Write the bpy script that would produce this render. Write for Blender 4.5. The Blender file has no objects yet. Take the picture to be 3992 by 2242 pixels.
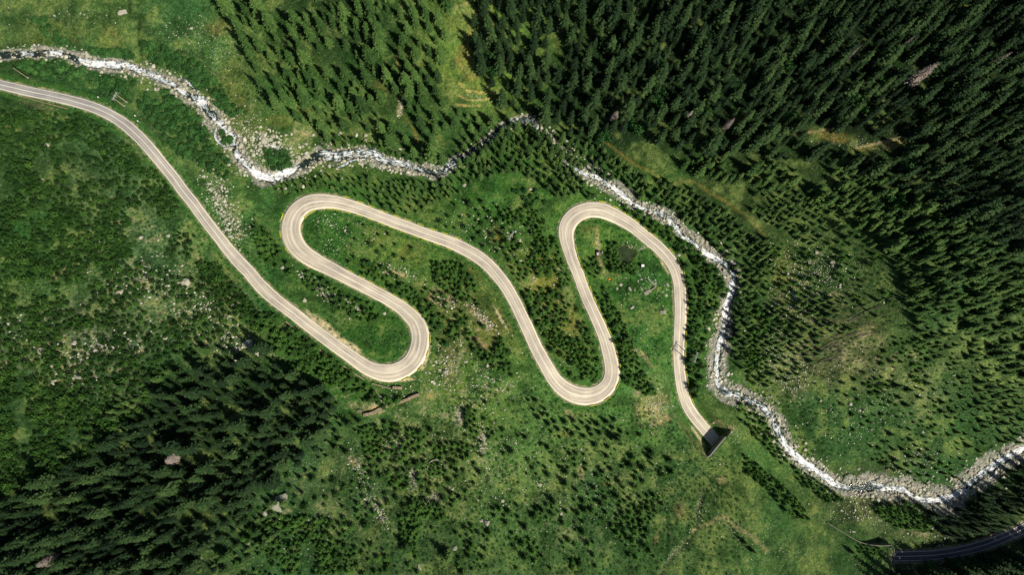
import bpy, math, numpy as np
from mathutils import Matrix, Vector
rng = np.random.default_rng(7)
S = bpy.context.scene
COL = S.collection
PI = math.pi
FS = 2662.0            # focal length in photo pixels (photo is 3992 wide)
HC = 423.0             # drone height over the stream
MPS = HC / FS          # metres per photo pixel at z = 0
sm = lambda a, b, x: (lambda t: t * t * (3 - 2 * t))(np.clip((x - a) / (b - a), 0, 1))

# ------------------------------------------------------------------ camera
d = np.array([-101.0, -353.0, -FS]); d /= np.linalg.norm(d)
Zc = -d
Yc = np.array([0, 1.0, 0]); Yc = Yc - Yc.dot(Zc) * Zc; Yc /= np.linalg.norm(Yc)
Xc = np.cross(Yc, Zc)
R = np.array([Xc, Yc, Zc])             # camera -> world
CAM = np.array([0, 0, HC])

def unproj(p, z):
    p = np.atleast_2d(np.asarray(p, float))
    dc = np.stack([p[:, 0] - 1996, 1121 - p[:, 1], np.full(len(p), -FS)], 1)
    dw = dc @ R.T
    t = (z - HC) / dw[:, 2]
    return np.stack([dw[:, 0] * t, dw[:, 1] * t], 1)

def proj(x, y, z):
    P = np.stack([x, y, z - HC], -1) @ R
    return 1996 + FS * P[..., 0] / -P[..., 2], 1121 - FS * P[..., 1] / -P[..., 2]

# ------------------------------------------------------------------ noise
def _h(ix, iy, s):
    n = (ix.astype(np.int64) * 374761393 + iy.astype(np.int64) * 668265263 + s * 1442695041) & 0xffffffff
    n = ((n ^ (n >> 13)) * 1274126177) & 0xffffffff
    n = (n ^ (n >> 16)) & 0xffffffff
    return n / 4294967295.0

def vn(x, y, sc, s=0):
    x = x / sc; y = y / sc
    ix = np.floor(x); iy = np.floor(y); fx = x - ix; fy = y - iy
    fx = fx * fx * (3 - 2 * fx); fy = fy * fy * (3 - 2 * fy)
    a = _h(ix, iy, s); b = _h(ix + 1, iy, s); c = _h(ix, iy + 1, s); e = _h(ix + 1, iy + 1, s)
    return (a + (b - a) * fx) * (1 - fy) + (c + (e - c) * fx) * fy

def fbm(x, y, sc, s=0, o=4):
    r = 0; t = 0; w = 1
    for k in range(o):
        r = r + w * vn(x + 17.3 * k, y - 9.1 * k, sc, s + k); t += w; sc *= 0.5; w *= 0.55
    return r / t

# ------------------------------------------------------------------ polylines
def catmull(P, step):
    P = np.asarray(P, float)
    out = []
    n = len(P)
    for i in range(n - 1):
        p0 = P[max(i - 1, 0)]; p1 = P[i]; p2 = P[i + 1]; p3 = P[min(i + 2, n - 1)]
        L = np.linalg.norm((p2 - p1)[:2]); k = max(2, int(L / step))
        for j in range(k):
            t = j / k
            out.append(0.5 * ((2 * p1) + (-p0 + p2) * t + (2 * p0 - 5 * p1 + 4 * p2 - p3) * t * t + (-p0 + 3 * p1 - 3 * p2 + p3) * t ** 3))
    out.append(P[-1])
    return np.array(out)

def smooth1(a, n):
    a = np.asarray(a, float)
    k = np.ones(2 * n + 1) / (2 * n + 1)
    p = np.concatenate([np.repeat(a[:1], n, 0), a, np.repeat(a[-1:], n, 0)])
    if a.ndim == 1:
        return np.convolve(p, k, 'valid')
    return np.stack([np.convolve(p[:, i], k, 'valid') for i in range(a.shape[1])], 1)

def pl_dist(x, y, L, extra):
    """distance to polyline L (n,2); interpolates extra (n,k) at the nearest point; signed side (left +)"""
    shp = x.shape; x = x.ravel(); y = y.ravel()
    best = np.full(x.shape, 1e9); ex = np.zeros((x.size, extra.shape[1])); side = np.zeros(x.size)
    for i in range(len(L) - 1):
        a = L[i]; v = L[i + 1] - a; l2 = v @ v
        dx = x - a[0]; dy = y - a[1]
        t = np.clip((dx * v[0] + dy * v[1]) / l2, 0, 1)
        qx = dx - t * v[0]; qy = dy - t * v[1]
        dd = qx * qx + qy * qy
        m = dd < best
        best[m] = dd[m]
        tm = t[m][:, None]
        ex[m] = extra[i] * (1 - tm) + extra[i + 1] * tm
        side[m] = np.sign(v[0] * dy[m] - v[1] * dx[m])
    return np.sqrt(best).reshape(shp), ex.reshape(shp + (extra.shape[1],)), side.reshape(shp)

def inpoly(x, y, P):
    P = np.asarray(P, float); r = np.zeros(np.shape(x), bool)
    j = len(P) - 1
    for i in range(len(P)):
        a = P[i]; b = P[j]
        if a[1] != b[1]:
            r ^= ((a[1] > y) != (b[1] > y)) & (x < (b[0] - a[0]) * (y - a[1]) / (b[1] - a[1]) + a[0])
        j = i
    return r

# photo-pixel centre lines (x, y, width)
ROAD = [(-60, 318, 40), (0, 329, 40), (104, 353, 41), (207, 375, 41), (290, 395, 42), (363, 417, 43), (425, 445, 44), (477, 477, 46), (518, 511, 46), (560, 552, 46),
 (596, 594, 45), (632, 638, 44), (674, 689, 44), (718, 750, 44), (752, 791, 44), (793, 848, 44), (829, 895, 44), (866, 942, 45), (902, 988, 47), (943, 1033, 49),
 (975, 1066, 50), (1000, 1098, 50), (1052, 1150, 49), (1104, 1192, 48), (1156, 1231, 48), (1207, 1273, 48), (1259, 1312, 48), (1311, 1351, 48), (1363, 1388, 50),
 (1415, 1424, 54), (1450, 1443, 60), (1492, 1453, 66), (1534, 1453, 70), (1572, 1438, 72), (1602, 1416, 73), (1624, 1383, 73), (1637, 1337, 72), (1636, 1294, 70),
 (1622, 1256, 64), (1596, 1227, 58), (1560, 1196, 52), (1508, 1164, 49), (1456, 1136, 49), (1404, 1108, 50), (1352, 1082, 52), (1290, 1048, 56), (1233, 1020, 62),
 (1179, 985, 68), (1149, 948, 74), (1134, 906, 77), (1137, 864, 77), (1155, 827, 76), (1186, 799, 72), (1228, 785, 66), (1270, 784, 60), (1321, 790, 55), (1373, 804, 50),
 (1425, 822, 46), (1477, 842, 45), (1544, 868, 45), (1596, 887, 46), (1674, 916, 46), (1752, 943, 48), (1809, 970, 50), (1860, 999, 50), (1902, 1032, 50), (1938, 1071, 50),
 (1970, 1113, 49), (2000, 1165, 48), (2031, 1227, 48), (2062, 1294, 49), (2093, 1362, 50), (2130, 1429, 52), (2162, 1481, 56), (2192, 1513, 62), (2223, 1532, 67), (2259, 1544, 69),
 (2295, 1546, 68), (2328, 1538, 66), (2358, 1518, 64), (2378, 1490, 62), (2386, 1458, 60), (2384, 1424, 58), (2373, 1372, 54), (2358, 1320, 50), (2337, 1268, 47),
 (2311, 1211, 46), (2290, 1165, 46), (2270, 1113, 46), (2249, 1056, 46), (2233, 1020, 47), (2220, 978, 50), (2209, 937, 57), (2206, 898, 64), (2218, 864, 68), (2244, 836, 68),
 (2280, 820, 66), (2321, 816, 64), (2363, 825, 62), (2415, 850, 56), (2467, 882, 52), (2518, 924, 50), (2570, 968, 50), (2612, 1014, 50), (2635, 1056, 50), (2648, 1102, 50),
 (2652, 1154, 50), (2653, 1206, 49), (2651, 1268, 47), (2648, 1320, 46), (2646, 1372, 45), (2648, 1424, 45), (2653, 1476, 45), (2661, 1523, 45), (2670, 1556, 44),
 (2684, 1590, 44), (2705, 1622, 44), (2729, 1652, 43), (2755, 1682, 43), (2779, 1710, 43), (2800, 1735, 43), (2812, 1750, 43)]
ROAD2 = [(3470, 2171, 38), (3484, 2171, 38), (3562, 2170, 38), (3640, 2166, 38), (3718, 2156, 38), (3796, 2139, 38), (3873, 2114, 38), (3941, 2086, 38), (3992, 2062, 38), (4100, 2000, 38)]
# stream: x, y, water width, gravel width, foam 0..1 with gorge shade included
RIV = [(-260, 226, 24, 40, .3), (-120, 222, 24, 40, .3), (0, 213, 30, 46, .25), (60, 210, 30, 46, .35), (104, 207, 30, 50, .75), (150, 206, 28, 60, .3), (195, 205, 30, 60, .8), (240, 208, 28, 62, .85), (280, 220, 20, 66, .35), (321, 238, 32, 66, .9), (389, 246, 40, 66, .95), (456, 252, 34, 70, .85),
 (518, 260, 26, 74, .85), (565, 282, 26, 80, .8), (617, 301, 24, 84, .85), (669, 327, 24, 82, .8), (715, 358, 24, 84, .8), (745, 375, 22, 84, .5), (780, 392, 50, 88, 1), (809, 425, 40, 96, .55), (840, 462, 32, 110, .75), (881, 502, 30, 110, .9), (905, 535, 32, 110, .9),
 (912, 575, 26, 110, .6), (930, 610, 30, 100, .85), (964, 643, 26, 90, .8), (1000, 674, 36, 84, .95), (1052, 694, 44, 80, 1), (1104, 676, 34, 90, 1), (1150, 658, 28, 90, .9), (1190, 636, 34, 96, .12), (1225, 612, 40, 96, .1),
 (1262, 600, 52, 96, .75), (1311, 607, 52, 100, .75), (1389, 596, 44, 100, .75), (1456, 596, 40, 96, .8), (1492, 620, 34, 90, .75), (1570, 638, 26, 76, .75), (1648, 660, 24, 66, .6), (1700, 672, 26, 66, .45),
 (1746, 650, 36, 54, .75), (1804, 617, 40, 50, .55), (1850, 592, 44, 50, .4), (1907, 550, 40, 48, .3), (1959, 500, 34, 50, .4), (2000, 476, 26, 56, .6), (2040, 462, 24, 60, .6), (2075, 472, 18, 60, .6), (2100, 505, 20, 56, .8), (2135, 535, 16, 54, .8), (2165, 572, 14, 60, .4),  # gorge foam lowered, putting its shade into the water colour
 (2192, 601, 14, 66, .5), (2207, 627, 16, 66, .7), (2233, 648, 16, 66, .7), (2270, 671, 20, 76, .8), (2311, 684, 22, 84, .8), (2353, 705, 26, 84, .8), (2399, 736, 26, 80, .9), (2420, 752, 24, 74, .9), (2441, 776, 22, 70, .9), (2477, 802, 24, 74, .8), (2529, 823, 26, 76, .8),
 (2581, 833, 26, 80, .7), (2622, 869, 22, 76, .8), (2664, 916, 24, 76, .8), (2705, 952, 22, 80, .8), (2746, 983, 26, 80, .9), (2793, 1009, 26, 84, .8), (2835, 1035, 28, 84, .6), (2862, 1075, 24, 76, .7), (2856, 1110, 30, 90, 1), (2850, 1150, 28, 110, 1), (2832, 1201, 34, 116, .95), (2826, 1248, 28, 110, .85),
 (2824, 1294, 26, 100, .8), (2806, 1336, 28, 96, .9), (2798, 1382, 24, 90, .7), (2793, 1434, 22, 84, .9), (2800, 1491, 28, 84, .8), (2822, 1523, 34, 80, .6), (2865, 1540, 34, 80, .7), (2907, 1554, 32, 80, .6), (2959, 1578, 34, 84, .6), (2985, 1595, 28, 84, .7), (3013, 1636, 26, 90, .7),
 (3039, 1694, 28, 90, .8), (3070, 1746, 32, 84, .9), (3116, 1790, 36, 84, .95), (3163, 1824, 36, 84, .9), (3210, 1855, 28, 84, .9), (3256, 1886, 28, 90, 1), (3303, 1902, 26, 96, .6), (3355, 1905, 34, 110, .4), (3407, 1894, 34, 110, .55), (3459, 1907, 28, 110, .8), (3521, 1910, 28, 110, .8),
 (3557, 1933, 22, 110, .9), (3604, 1953, 22, 120, .8), (3650, 1948, 28, 130, .9), (3718, 1938, 34, 130, .8), (3765, 1905, 34, 120, .75), (3801, 1870, 32, 120, .7), (3863, 1824, 30, 120, .7), (3925, 1785, 28, 110, .85), (3992, 1751, 28, 110, .95), (4100, 1700, 28, 100, .8), (4250, 1640, 28, 100, .8)]

# ------------------------------------------------------------------ terrain grid
def axis(lo, hi, st, far):
    a = np.arange(lo, hi + st / 2, st)
    g = []; q = st; p = hi
    while p < far: q *= 1.35; p += q; g.append(p)
    g = np.array(g); o = []; q = st; p = lo
    while p > -far: q *= 1.35; p -= q; o.append(p)
    return np.concatenate([np.array(o)[::-1], a, g])
ST = 0.8
GX = axis(-400, 420, ST, 2500); GY = axis(-190, 350, ST, 2500)
X, Y = np.meshgrid(GX, GY)
ci = np.clip(X, -420, 440); cj = np.clip(Y, -210, 370)

riv = catmull(RIV, 14); riv[:, 2] *= .86; riv[:, 4] *= .93
zriv = lambda x: np.interp(x, [-400, -300, 0, 330, 450], [9, 8, 0, -16, -20])
rw = unproj(riv[:, :2], 0)
for _ in range(3): rw = unproj(riv[:, :2], zriv(rw[:, 0]))
Lr = rw[::4]
D, _, side = pl_dist(ci, cj, Lr, np.zeros((len(Lr), 1)))
far = [(460, rw[-1, 1]), (1000, 900), (-1000, 900), (-1000, rw[0, 1])]
N = inpoly(ci, cj, np.vstack([rw, far]))
slN = np.interp(ci, [-300, -170, -60, 60, 350], [.20, .28, .40, .46, .44])
slN = slN * (1 - 0.55 * sm(150, 240, ci) * sm(60, -60, cj))
hN = 0.12 * np.minimum(D, 14) + slN * np.maximum(D - 14, 0)
hN = np.where(hN > 110, 110 + 60 * (1 - np.exp(-(hN - 110) / 60)), hN)
hS = 0.10 * D + 0.16 * np.maximum(D - 60, 0) * sm(-60, -200, ci) + 0.10 * np.maximum(-60 - cj, 0)
hS = hS + 4 * sm(8, 22, D) * sm(60, 150, ci)
H = zriv(ci) + np.where(N, hN, hS)
def blur(A, n):
    for ax in (0, 1):
        for _ in range(2):
            c = np.cumsum(np.concatenate([np.repeat(A.take([0], ax), n + 1, ax), A, np.repeat(A.take([-1], ax), n, ax)], ax), ax)
            A = (c.take(range(2 * n + 1, c.shape[ax]), ax) - c.take(range(0, c.shape[ax] - 2 * n - 1), ax)) / (2 * n + 1)
    return A
H = blur(H, 9)
Hbase = H.copy()

def samp(A, x, y):
    fx = np.interp(x, GX, np.arange(len(GX))); fy = np.interp(y, GY, np.arange(len(GY)))
    ix = np.clip(fx.astype(int), 0, len(GX) - 2); iy = np.clip(fy.astype(int), 0, len(GY) - 2)
    tx = fx - ix; ty = fy - iy
    return (A[iy, ix] * (1 - tx) + A[iy, ix + 1] * tx) * (1 - ty) + (A[iy + 1, ix] * (1 - tx) + A[iy + 1, ix + 1] * tx) * ty

def onto(p, A):
    p = np.atleast_2d(np.asarray(p, float))[:, :2]
    z = np.zeros(len(p)); w = unproj(p, z)
    for _ in range(14):
        z = 0.3 * z + 0.7 * samp(A, w[:, 0], w[:, 1]); w = unproj(p, z)
    return np.column_stack([w, samp(A, w[:, 0], w[:, 1])])

def line3(L, A, nz, off=None):
    p = L[:, :2]; W = onto(p, A); z = smooth1(W[:, 2], nz)
    if off is not None: z = z + off
    for _ in range(4):
        w = unproj(p, z); zz = smooth1(samp(A, w[:, 0], w[:, 1]), nz)
        if off is not None: zz = zz + off
        z = 0.5 * z + 0.5 * zz
    w = unproj(p, z)
    return np.column_stack([w, z])

road = catmull(ROAD, 7); road[:, :2] = smooth1(road[:, :2], 2)
s_ = np.concatenate([[0], np.cumsum(np.linalg.norm(np.diff(road[:, :2], axis=0), axis=1))])
off = -8.5 * sm(s_[-1] - 620, s_[-1] - 60, s_)
R3 = line3(road, Hbase, 12, off)
road2 = catmull(ROAD2, 7)
R32 = line3(road2, Hbase, 12, np.full(len(road2), -6.5) * (1 - .6 * sm(3600, 3950, road2[:, 0])))
V3 = line3(riv, Hbase, 6)
mps = lambda z: (HC - z) / FS
rhw = road[:, 2] * .5 * mps(R3[:, 2]); rhw2 = road2[:, 2] * .5 * mps(R32[:, 2])
vhw = riv[:, 2] * .5 * mps(V3[:, 2]); vgw = riv[:, 3] * .5 * mps(V3[:, 2])

# natural unevenness
H = H + 3.2 * (fbm(X, Y, 46, 3, 3) - .5) + 2.0 * (vn(X, Y, 13, 9) - .5) + 0.7 * (fbm(X, Y, 4.5, 21, 3) - .5) * sm(-1e3, -999, X)

# retaining step by the lower tunnel mouth
STEP_PX = [(3225, 2040), (3262, 2062), (3300, 2086), (3345, 2112), (3390, 2126), (3440, 2130), (3482, 2132), (3484, 2171), (3487, 2215), (3490, 2290)]
step = catmull(STEP_PX, 12)
T3 = line3(step, Hbase, 3)
# distances
fine = (X > -410) & (X < 430) & (Y > -200) & (Y < 360)
def dist_on(L3, extra, stride=1, reach=36.0):
    """distance, nearest (z, extras) and side for grid points within reach of the line"""
    best = np.full(X.shape, 1e6); ex = np.zeros(X.shape + (extra.shape[1] + 1,)); sd = np.zeros(X.shape)
    L = L3[::stride]; e = np.column_stack([L[:, 2], extra[::stride]])
    for i in range(len(L) - 1):
        a = L[i, :2]; v = L[i + 1, :2] - a; l2 = v @ v
        i0, i1 = np.searchsorted(GX, [min(a[0], a[0] + v[0]) - reach, max(a[0], a[0] + v[0]) + reach])
        j0, j1 = np.searchsorted(GY, [min(a[1], a[1] + v[1]) - reach, max(a[1], a[1] + v[1]) + reach])
        if i0 >= i1 or j0 >= j1: continue
        sl = (slice(j0, j1), slice(i0, i1))
        dx = X[sl] - a[0]; dy = Y[sl] - a[1]
        t = np.clip((dx * v[0] + dy * v[1]) / l2, 0, 1)
        dd = (dx - t * v[0]) ** 2 + (dy - t * v[1]) ** 2
        m = dd < best[sl]
        best[sl] = np.where(m, dd, best[sl])
        tt = t[..., None]; ex[sl] = np.where(m[..., None], e[i] * (1 - tt) + e[i + 1] * tt, ex[sl])
        sd[sl] = np.where(m, np.sign(v[0] * dy - v[1] * dx), sd[sl])
    return np.sqrt(best), ex, sd
dR, eR, sR = dist_on(R3, rhw[:, None], 2)
dR2, eR2, sR2 = dist_on(R32, rhw2[:, None], 2)
dV, eV, sV = dist_on(V3, np.column_stack([vhw, vgw]), 2)
dT, eT, sT = dist_on(T3, np.linspace(0, 1, len(T3))[:, None], 1, 62.0)

# portal wall line: from upper right end to lower left end
PW = np.array([(2825, 1710), (2768, 1779), (2733, 1813)])
zp = R3[-6, 2]
ptop = zp + 8.0
PWw = unproj(PW, ptop)
pdir = (PWw[1] - PWw[0]); pdir /= np.linalg.norm(pdir)
pn = np.array([-pdir[1], pdir[0]])
if pn @ (unproj([(2800, 1735)], zp)[0] - unproj([(2700, 1620)], zp)[0]) < 0: pn = -pn      # pn points into the hill
p0 = PWw[0] - pdir * 1.0
plen = np.linalg.norm(PWw[2] - p0) + 1
sP = (X - p0[0]) * pn[0] + (Y - p0[1]) * pn[1]
tP = (X - p0[0]) * pdir[0] + (Y - p0[1]) * pdir[1]

# stream bed
b = sm(1.0, 1.0 + 9, dV - eV[..., 1] * .55)
H = H * b + (eV[..., 0] + 0.05 + 1.5 * (fbm(X, Y, 2.6, 31, 2) - .30)) * (1 - b)
c = sm(0.0, 2.0, dV - eV[..., 1] * .82)
H = H - 1.15 * (1 - c)
# main road bench
behind = (sP > 0) & (tP > -6) & (tP < plen + 16) & (sP < 60)
leftbank = (sR < 0)
B = 8.5 + 4 * (leftbank & (sP > -40) & (sP < 0) & (tP > -20) & (tP < 60))
b = sm(0.7, 1.0, np.clip((dR - eR[..., 1] - 0.9) / B, 0, 1) * .3 + .7)
zb = eR[..., 0] - 0.16
b = np.where(behind, 1, b)
H = H * b + zb * (1 - b)
# raise the hill behind the portal wall to its top
wb = np.where(behind, (1 - sm(6, 34, sP)) * sm(-6, 0, tP) * (1 - sm(plen - 2, plen + 16, tP)), 0)
H = H * (1 - wb) + (ptop - 0.45) * wb
# lower road
raised = (sT < 0) & (dT < 60)
b = sm(0.7, 1.0, np.clip((dR2 - eR2[..., 1] - 0.8) / 8, 0, 1) * .3 + .7)
b = np.where((sT < 0) & (dT < 50) & (X < R32[4, 0]), 1, b)
H = H * b + (eR2[..., 0] - 0.16) * (1 - b)
low = np.where((sT > 0), (1 - sm(3, 26, dT)), 0) * sm(.03, .6, eT[..., 1])
zl = np.minimum(H, eT[..., 0] - 6.0 * sm(.0, .6, eT[..., 1]))
H = H * (1 - low) + zl * low
up = np.where((sT < 0), (1 - sm(3, 22, dT)), 0) * sm(-.01, .05, eT[..., 1])
H = H * (1 - up) + (eT[..., 0] - .25) * up
# pond
PC = onto([(2440, 991)], H)[0]
dx = X - PC[0]; dy = Y - PC[1]; ang = np.arctan2(dy, dx)
prad = 5.3 + .9 * np.sin(ang * 3 + 1) + .6 * np.sin(ang * 5) - .5 * np.cos(ang * 2)
dP = np.hypot(dx, dy) - prad
b = sm(0, 5, dP); zpond = PC[2] - .5
H = H * b + (zpond - .9 + sm(-1, .9, dP) * 1.3) * (1 - b)
# ditch and gullies
GUL = [([(488, 0), (505, 60), (532, 80), (530, 150), (545, 235)], 3.2, 1.2), ([(2578, 1930), (2590, 1990), (2600, 2060), (2600, 2150)], 1.3, .8),
       ([(2740, 1940), (2722, 1985), (2712, 2070), (2680, 2110), (2620, 2170), (2570, 2242)], 2.2, .7)]
for P, w, dep in GUL:
    L = onto(catmull([(a, c_) for a, c_ in P], 15), H)
    dd, _, _ = pl_dist(X[fine], Y[fine], L[:, :2], np.zeros((len(L), 1)))
    H[fine] -= dep * np.exp(-(dd / (w * .6)) ** 2)

# ------------------------------------------------------------------ ground colours, shade of woods and corners painted in
def lin(c):
    c = np.asarray(c, float) / 255
    return np.where(c < .04045, c / 12.92, ((c + .055) / 1.055) ** 2.4)
U, Vv = proj(X, Y, H)
CP = [(100, 60, 62, 92, 48), (430, 120, 72, 102, 52), (700, 60, 52, 92, 48), (850, 150, 75, 108, 55), (60, 290, 48, 78, 38), (300, 300, 42, 84, 40), (950, 400, 78, 104, 50),
 (400, 700, 66, 96, 56), (200, 1000, 52, 92, 42), (550, 1000, 76, 106, 66), (300, 1350, 84, 104, 74), (850, 900, 66, 108, 52), (800, 1200, 76, 106, 60), (150, 1600, 50, 84, 44), (1300, 900, 52, 98, 36),
 (1500, 950, 75, 112, 45), (1450, 1380, 46, 92, 32), (1250, 1200, 55, 94, 40), (1800, 1300, 82, 102, 50), (1850, 1500, 76, 114, 46), (1950, 800, 55, 100, 38), (2150, 1200, 88, 108, 50), (2350, 900, 65, 108, 40),
 (2450, 1250, 45, 94, 36), (2500, 1550, 70, 112, 52), (2100, 1750, 78, 110, 54), (1700, 1750, 80, 106, 56), (1300, 1900, 64, 94, 54), (1600, 2150, 58, 86, 48), (2300, 1950, 58, 90, 48), (2700, 1950, 54, 88, 44),
 (2950, 1800, 74, 104, 50), (3050, 2050, 64, 96, 48), (3300, 2150, 56, 86, 44), (3300, 1650, 50, 88, 44), (3150, 1050, 66, 96, 48), (3500, 1200, 62, 90, 46), (3300, 1350, 82, 92, 58), (3700, 1850, 46, 82, 40),
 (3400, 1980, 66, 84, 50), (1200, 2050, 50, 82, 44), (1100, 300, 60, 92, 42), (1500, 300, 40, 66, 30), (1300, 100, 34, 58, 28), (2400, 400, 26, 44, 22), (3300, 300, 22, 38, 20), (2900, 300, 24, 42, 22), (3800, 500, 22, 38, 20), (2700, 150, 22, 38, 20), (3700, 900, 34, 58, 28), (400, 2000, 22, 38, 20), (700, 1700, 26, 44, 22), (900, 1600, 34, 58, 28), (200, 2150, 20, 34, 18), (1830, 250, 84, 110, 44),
 (3000, 700, 40, 62, 30), (1700, 500, 50, 78, 36), (3800, 2150, 40, 56, 36), (1450, 480, 60, 88, 40)]
cw = np.zeros(X.shape); cc = np.zeros(X.shape + (3,))
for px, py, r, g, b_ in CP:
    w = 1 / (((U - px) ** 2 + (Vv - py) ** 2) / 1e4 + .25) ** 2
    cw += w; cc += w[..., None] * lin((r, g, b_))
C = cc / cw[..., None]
n1 = fbm(X, Y, 22, 41, 4); n2 = fbm(X, Y, 7, 51, 4); n3 = fbm(X, Y, 2.4, 61, 3); n4 = fbm(X, Y, 60, 71, 2)
C *= (0.55 + 0.9 * n2)[..., None] ** 1.0
C *= np.stack([1 + 1.1 * (n1 - .5), 1 + .3 * (n1 - .5), 1 + .4 * (n1 - .5)], -1)
def mixc(m, col):
    global C
    m = np.clip(m, 0, 1)[..., None]
    C = C * (1 - m) + np.asarray(col) * m
DRYG = lin((122, 128, 60)); ORAN = lin((134, 124, 62)); ROCKC = lin((168, 160, 134)); TAN = lin((176, 160, 122)); DARKG = lin((34, 66, 26)); LIGHTG = lin((104, 128, 66))
# naturally patchy thin, stony turf
stony = np.zeros(X.shape)
for px, py, rx, ry, an, st in [(560, 1050, 380, 330, 0, .55), (300, 1380, 420, 120, -10, .8), (880, 820, 70, 170, -30, .9), (800, 1230, 200, 160, 20, .6), (1750, 1250, 260, 130, 40, .6), (1700, 1750, 260, 260, 0, .45),
                           (3150, 1150, 160, 200, 0, .6), (3080, 1400, 110, 180, 0, .7), (3330, 1350, 180, 110, -20, .6), (2130, 1150, 120, 220, 0, .5), (2540, 1590, 90, 110, 0, 1.), (1950, 930, 110, 90, 0, .6),
                           (1380, 1560, 180, 90, 20, .6), (3400, 1980, 200, 60, 0, .5), (1130, 520, 140, 60, 10, .8), (2350, 1950, 350, 250, 0, .3), (1300, 1980, 300, 200, 0, .35), (220, 430, 120, 40, 10, .5), (950, 470, 90, 120, -40, .6), (1850, 1500, 150, 120, 0, .5), (3500, 1480, 250, 200, 0, .3), (3650, 2060, 150, 50, 0, .9), (1000, 1380, 120, 60, 30, .6)]:
    ca, sa = math.cos(math.radians(an)), math.sin(math.radians(an))
    a = ((U - px) * ca + (Vv - py) * sa) / rx; e = (-(U - px) * sa + (Vv - py) * ca) / ry
    stony = np.maximum(stony, st * (1 - sm(.5, 1.1, np.sqrt(a * a + e * e) + .5 * (n1 - .5))))
mixc(stony * sm(.50, .68, n2 * .6 + n3 * .4) * .75, lin((140, 140, 100)))
mixc(stony * sm(.60, .72, n3 * .6 + n2 * .4), ROCKC * .9)
mixc(.7 * sm(.53, .68, n1 * .4 + n2 * .6), LIGHTG * .85)
mixc(.55 * sm(.54, .68, 1 - n2), DARKG)
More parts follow.
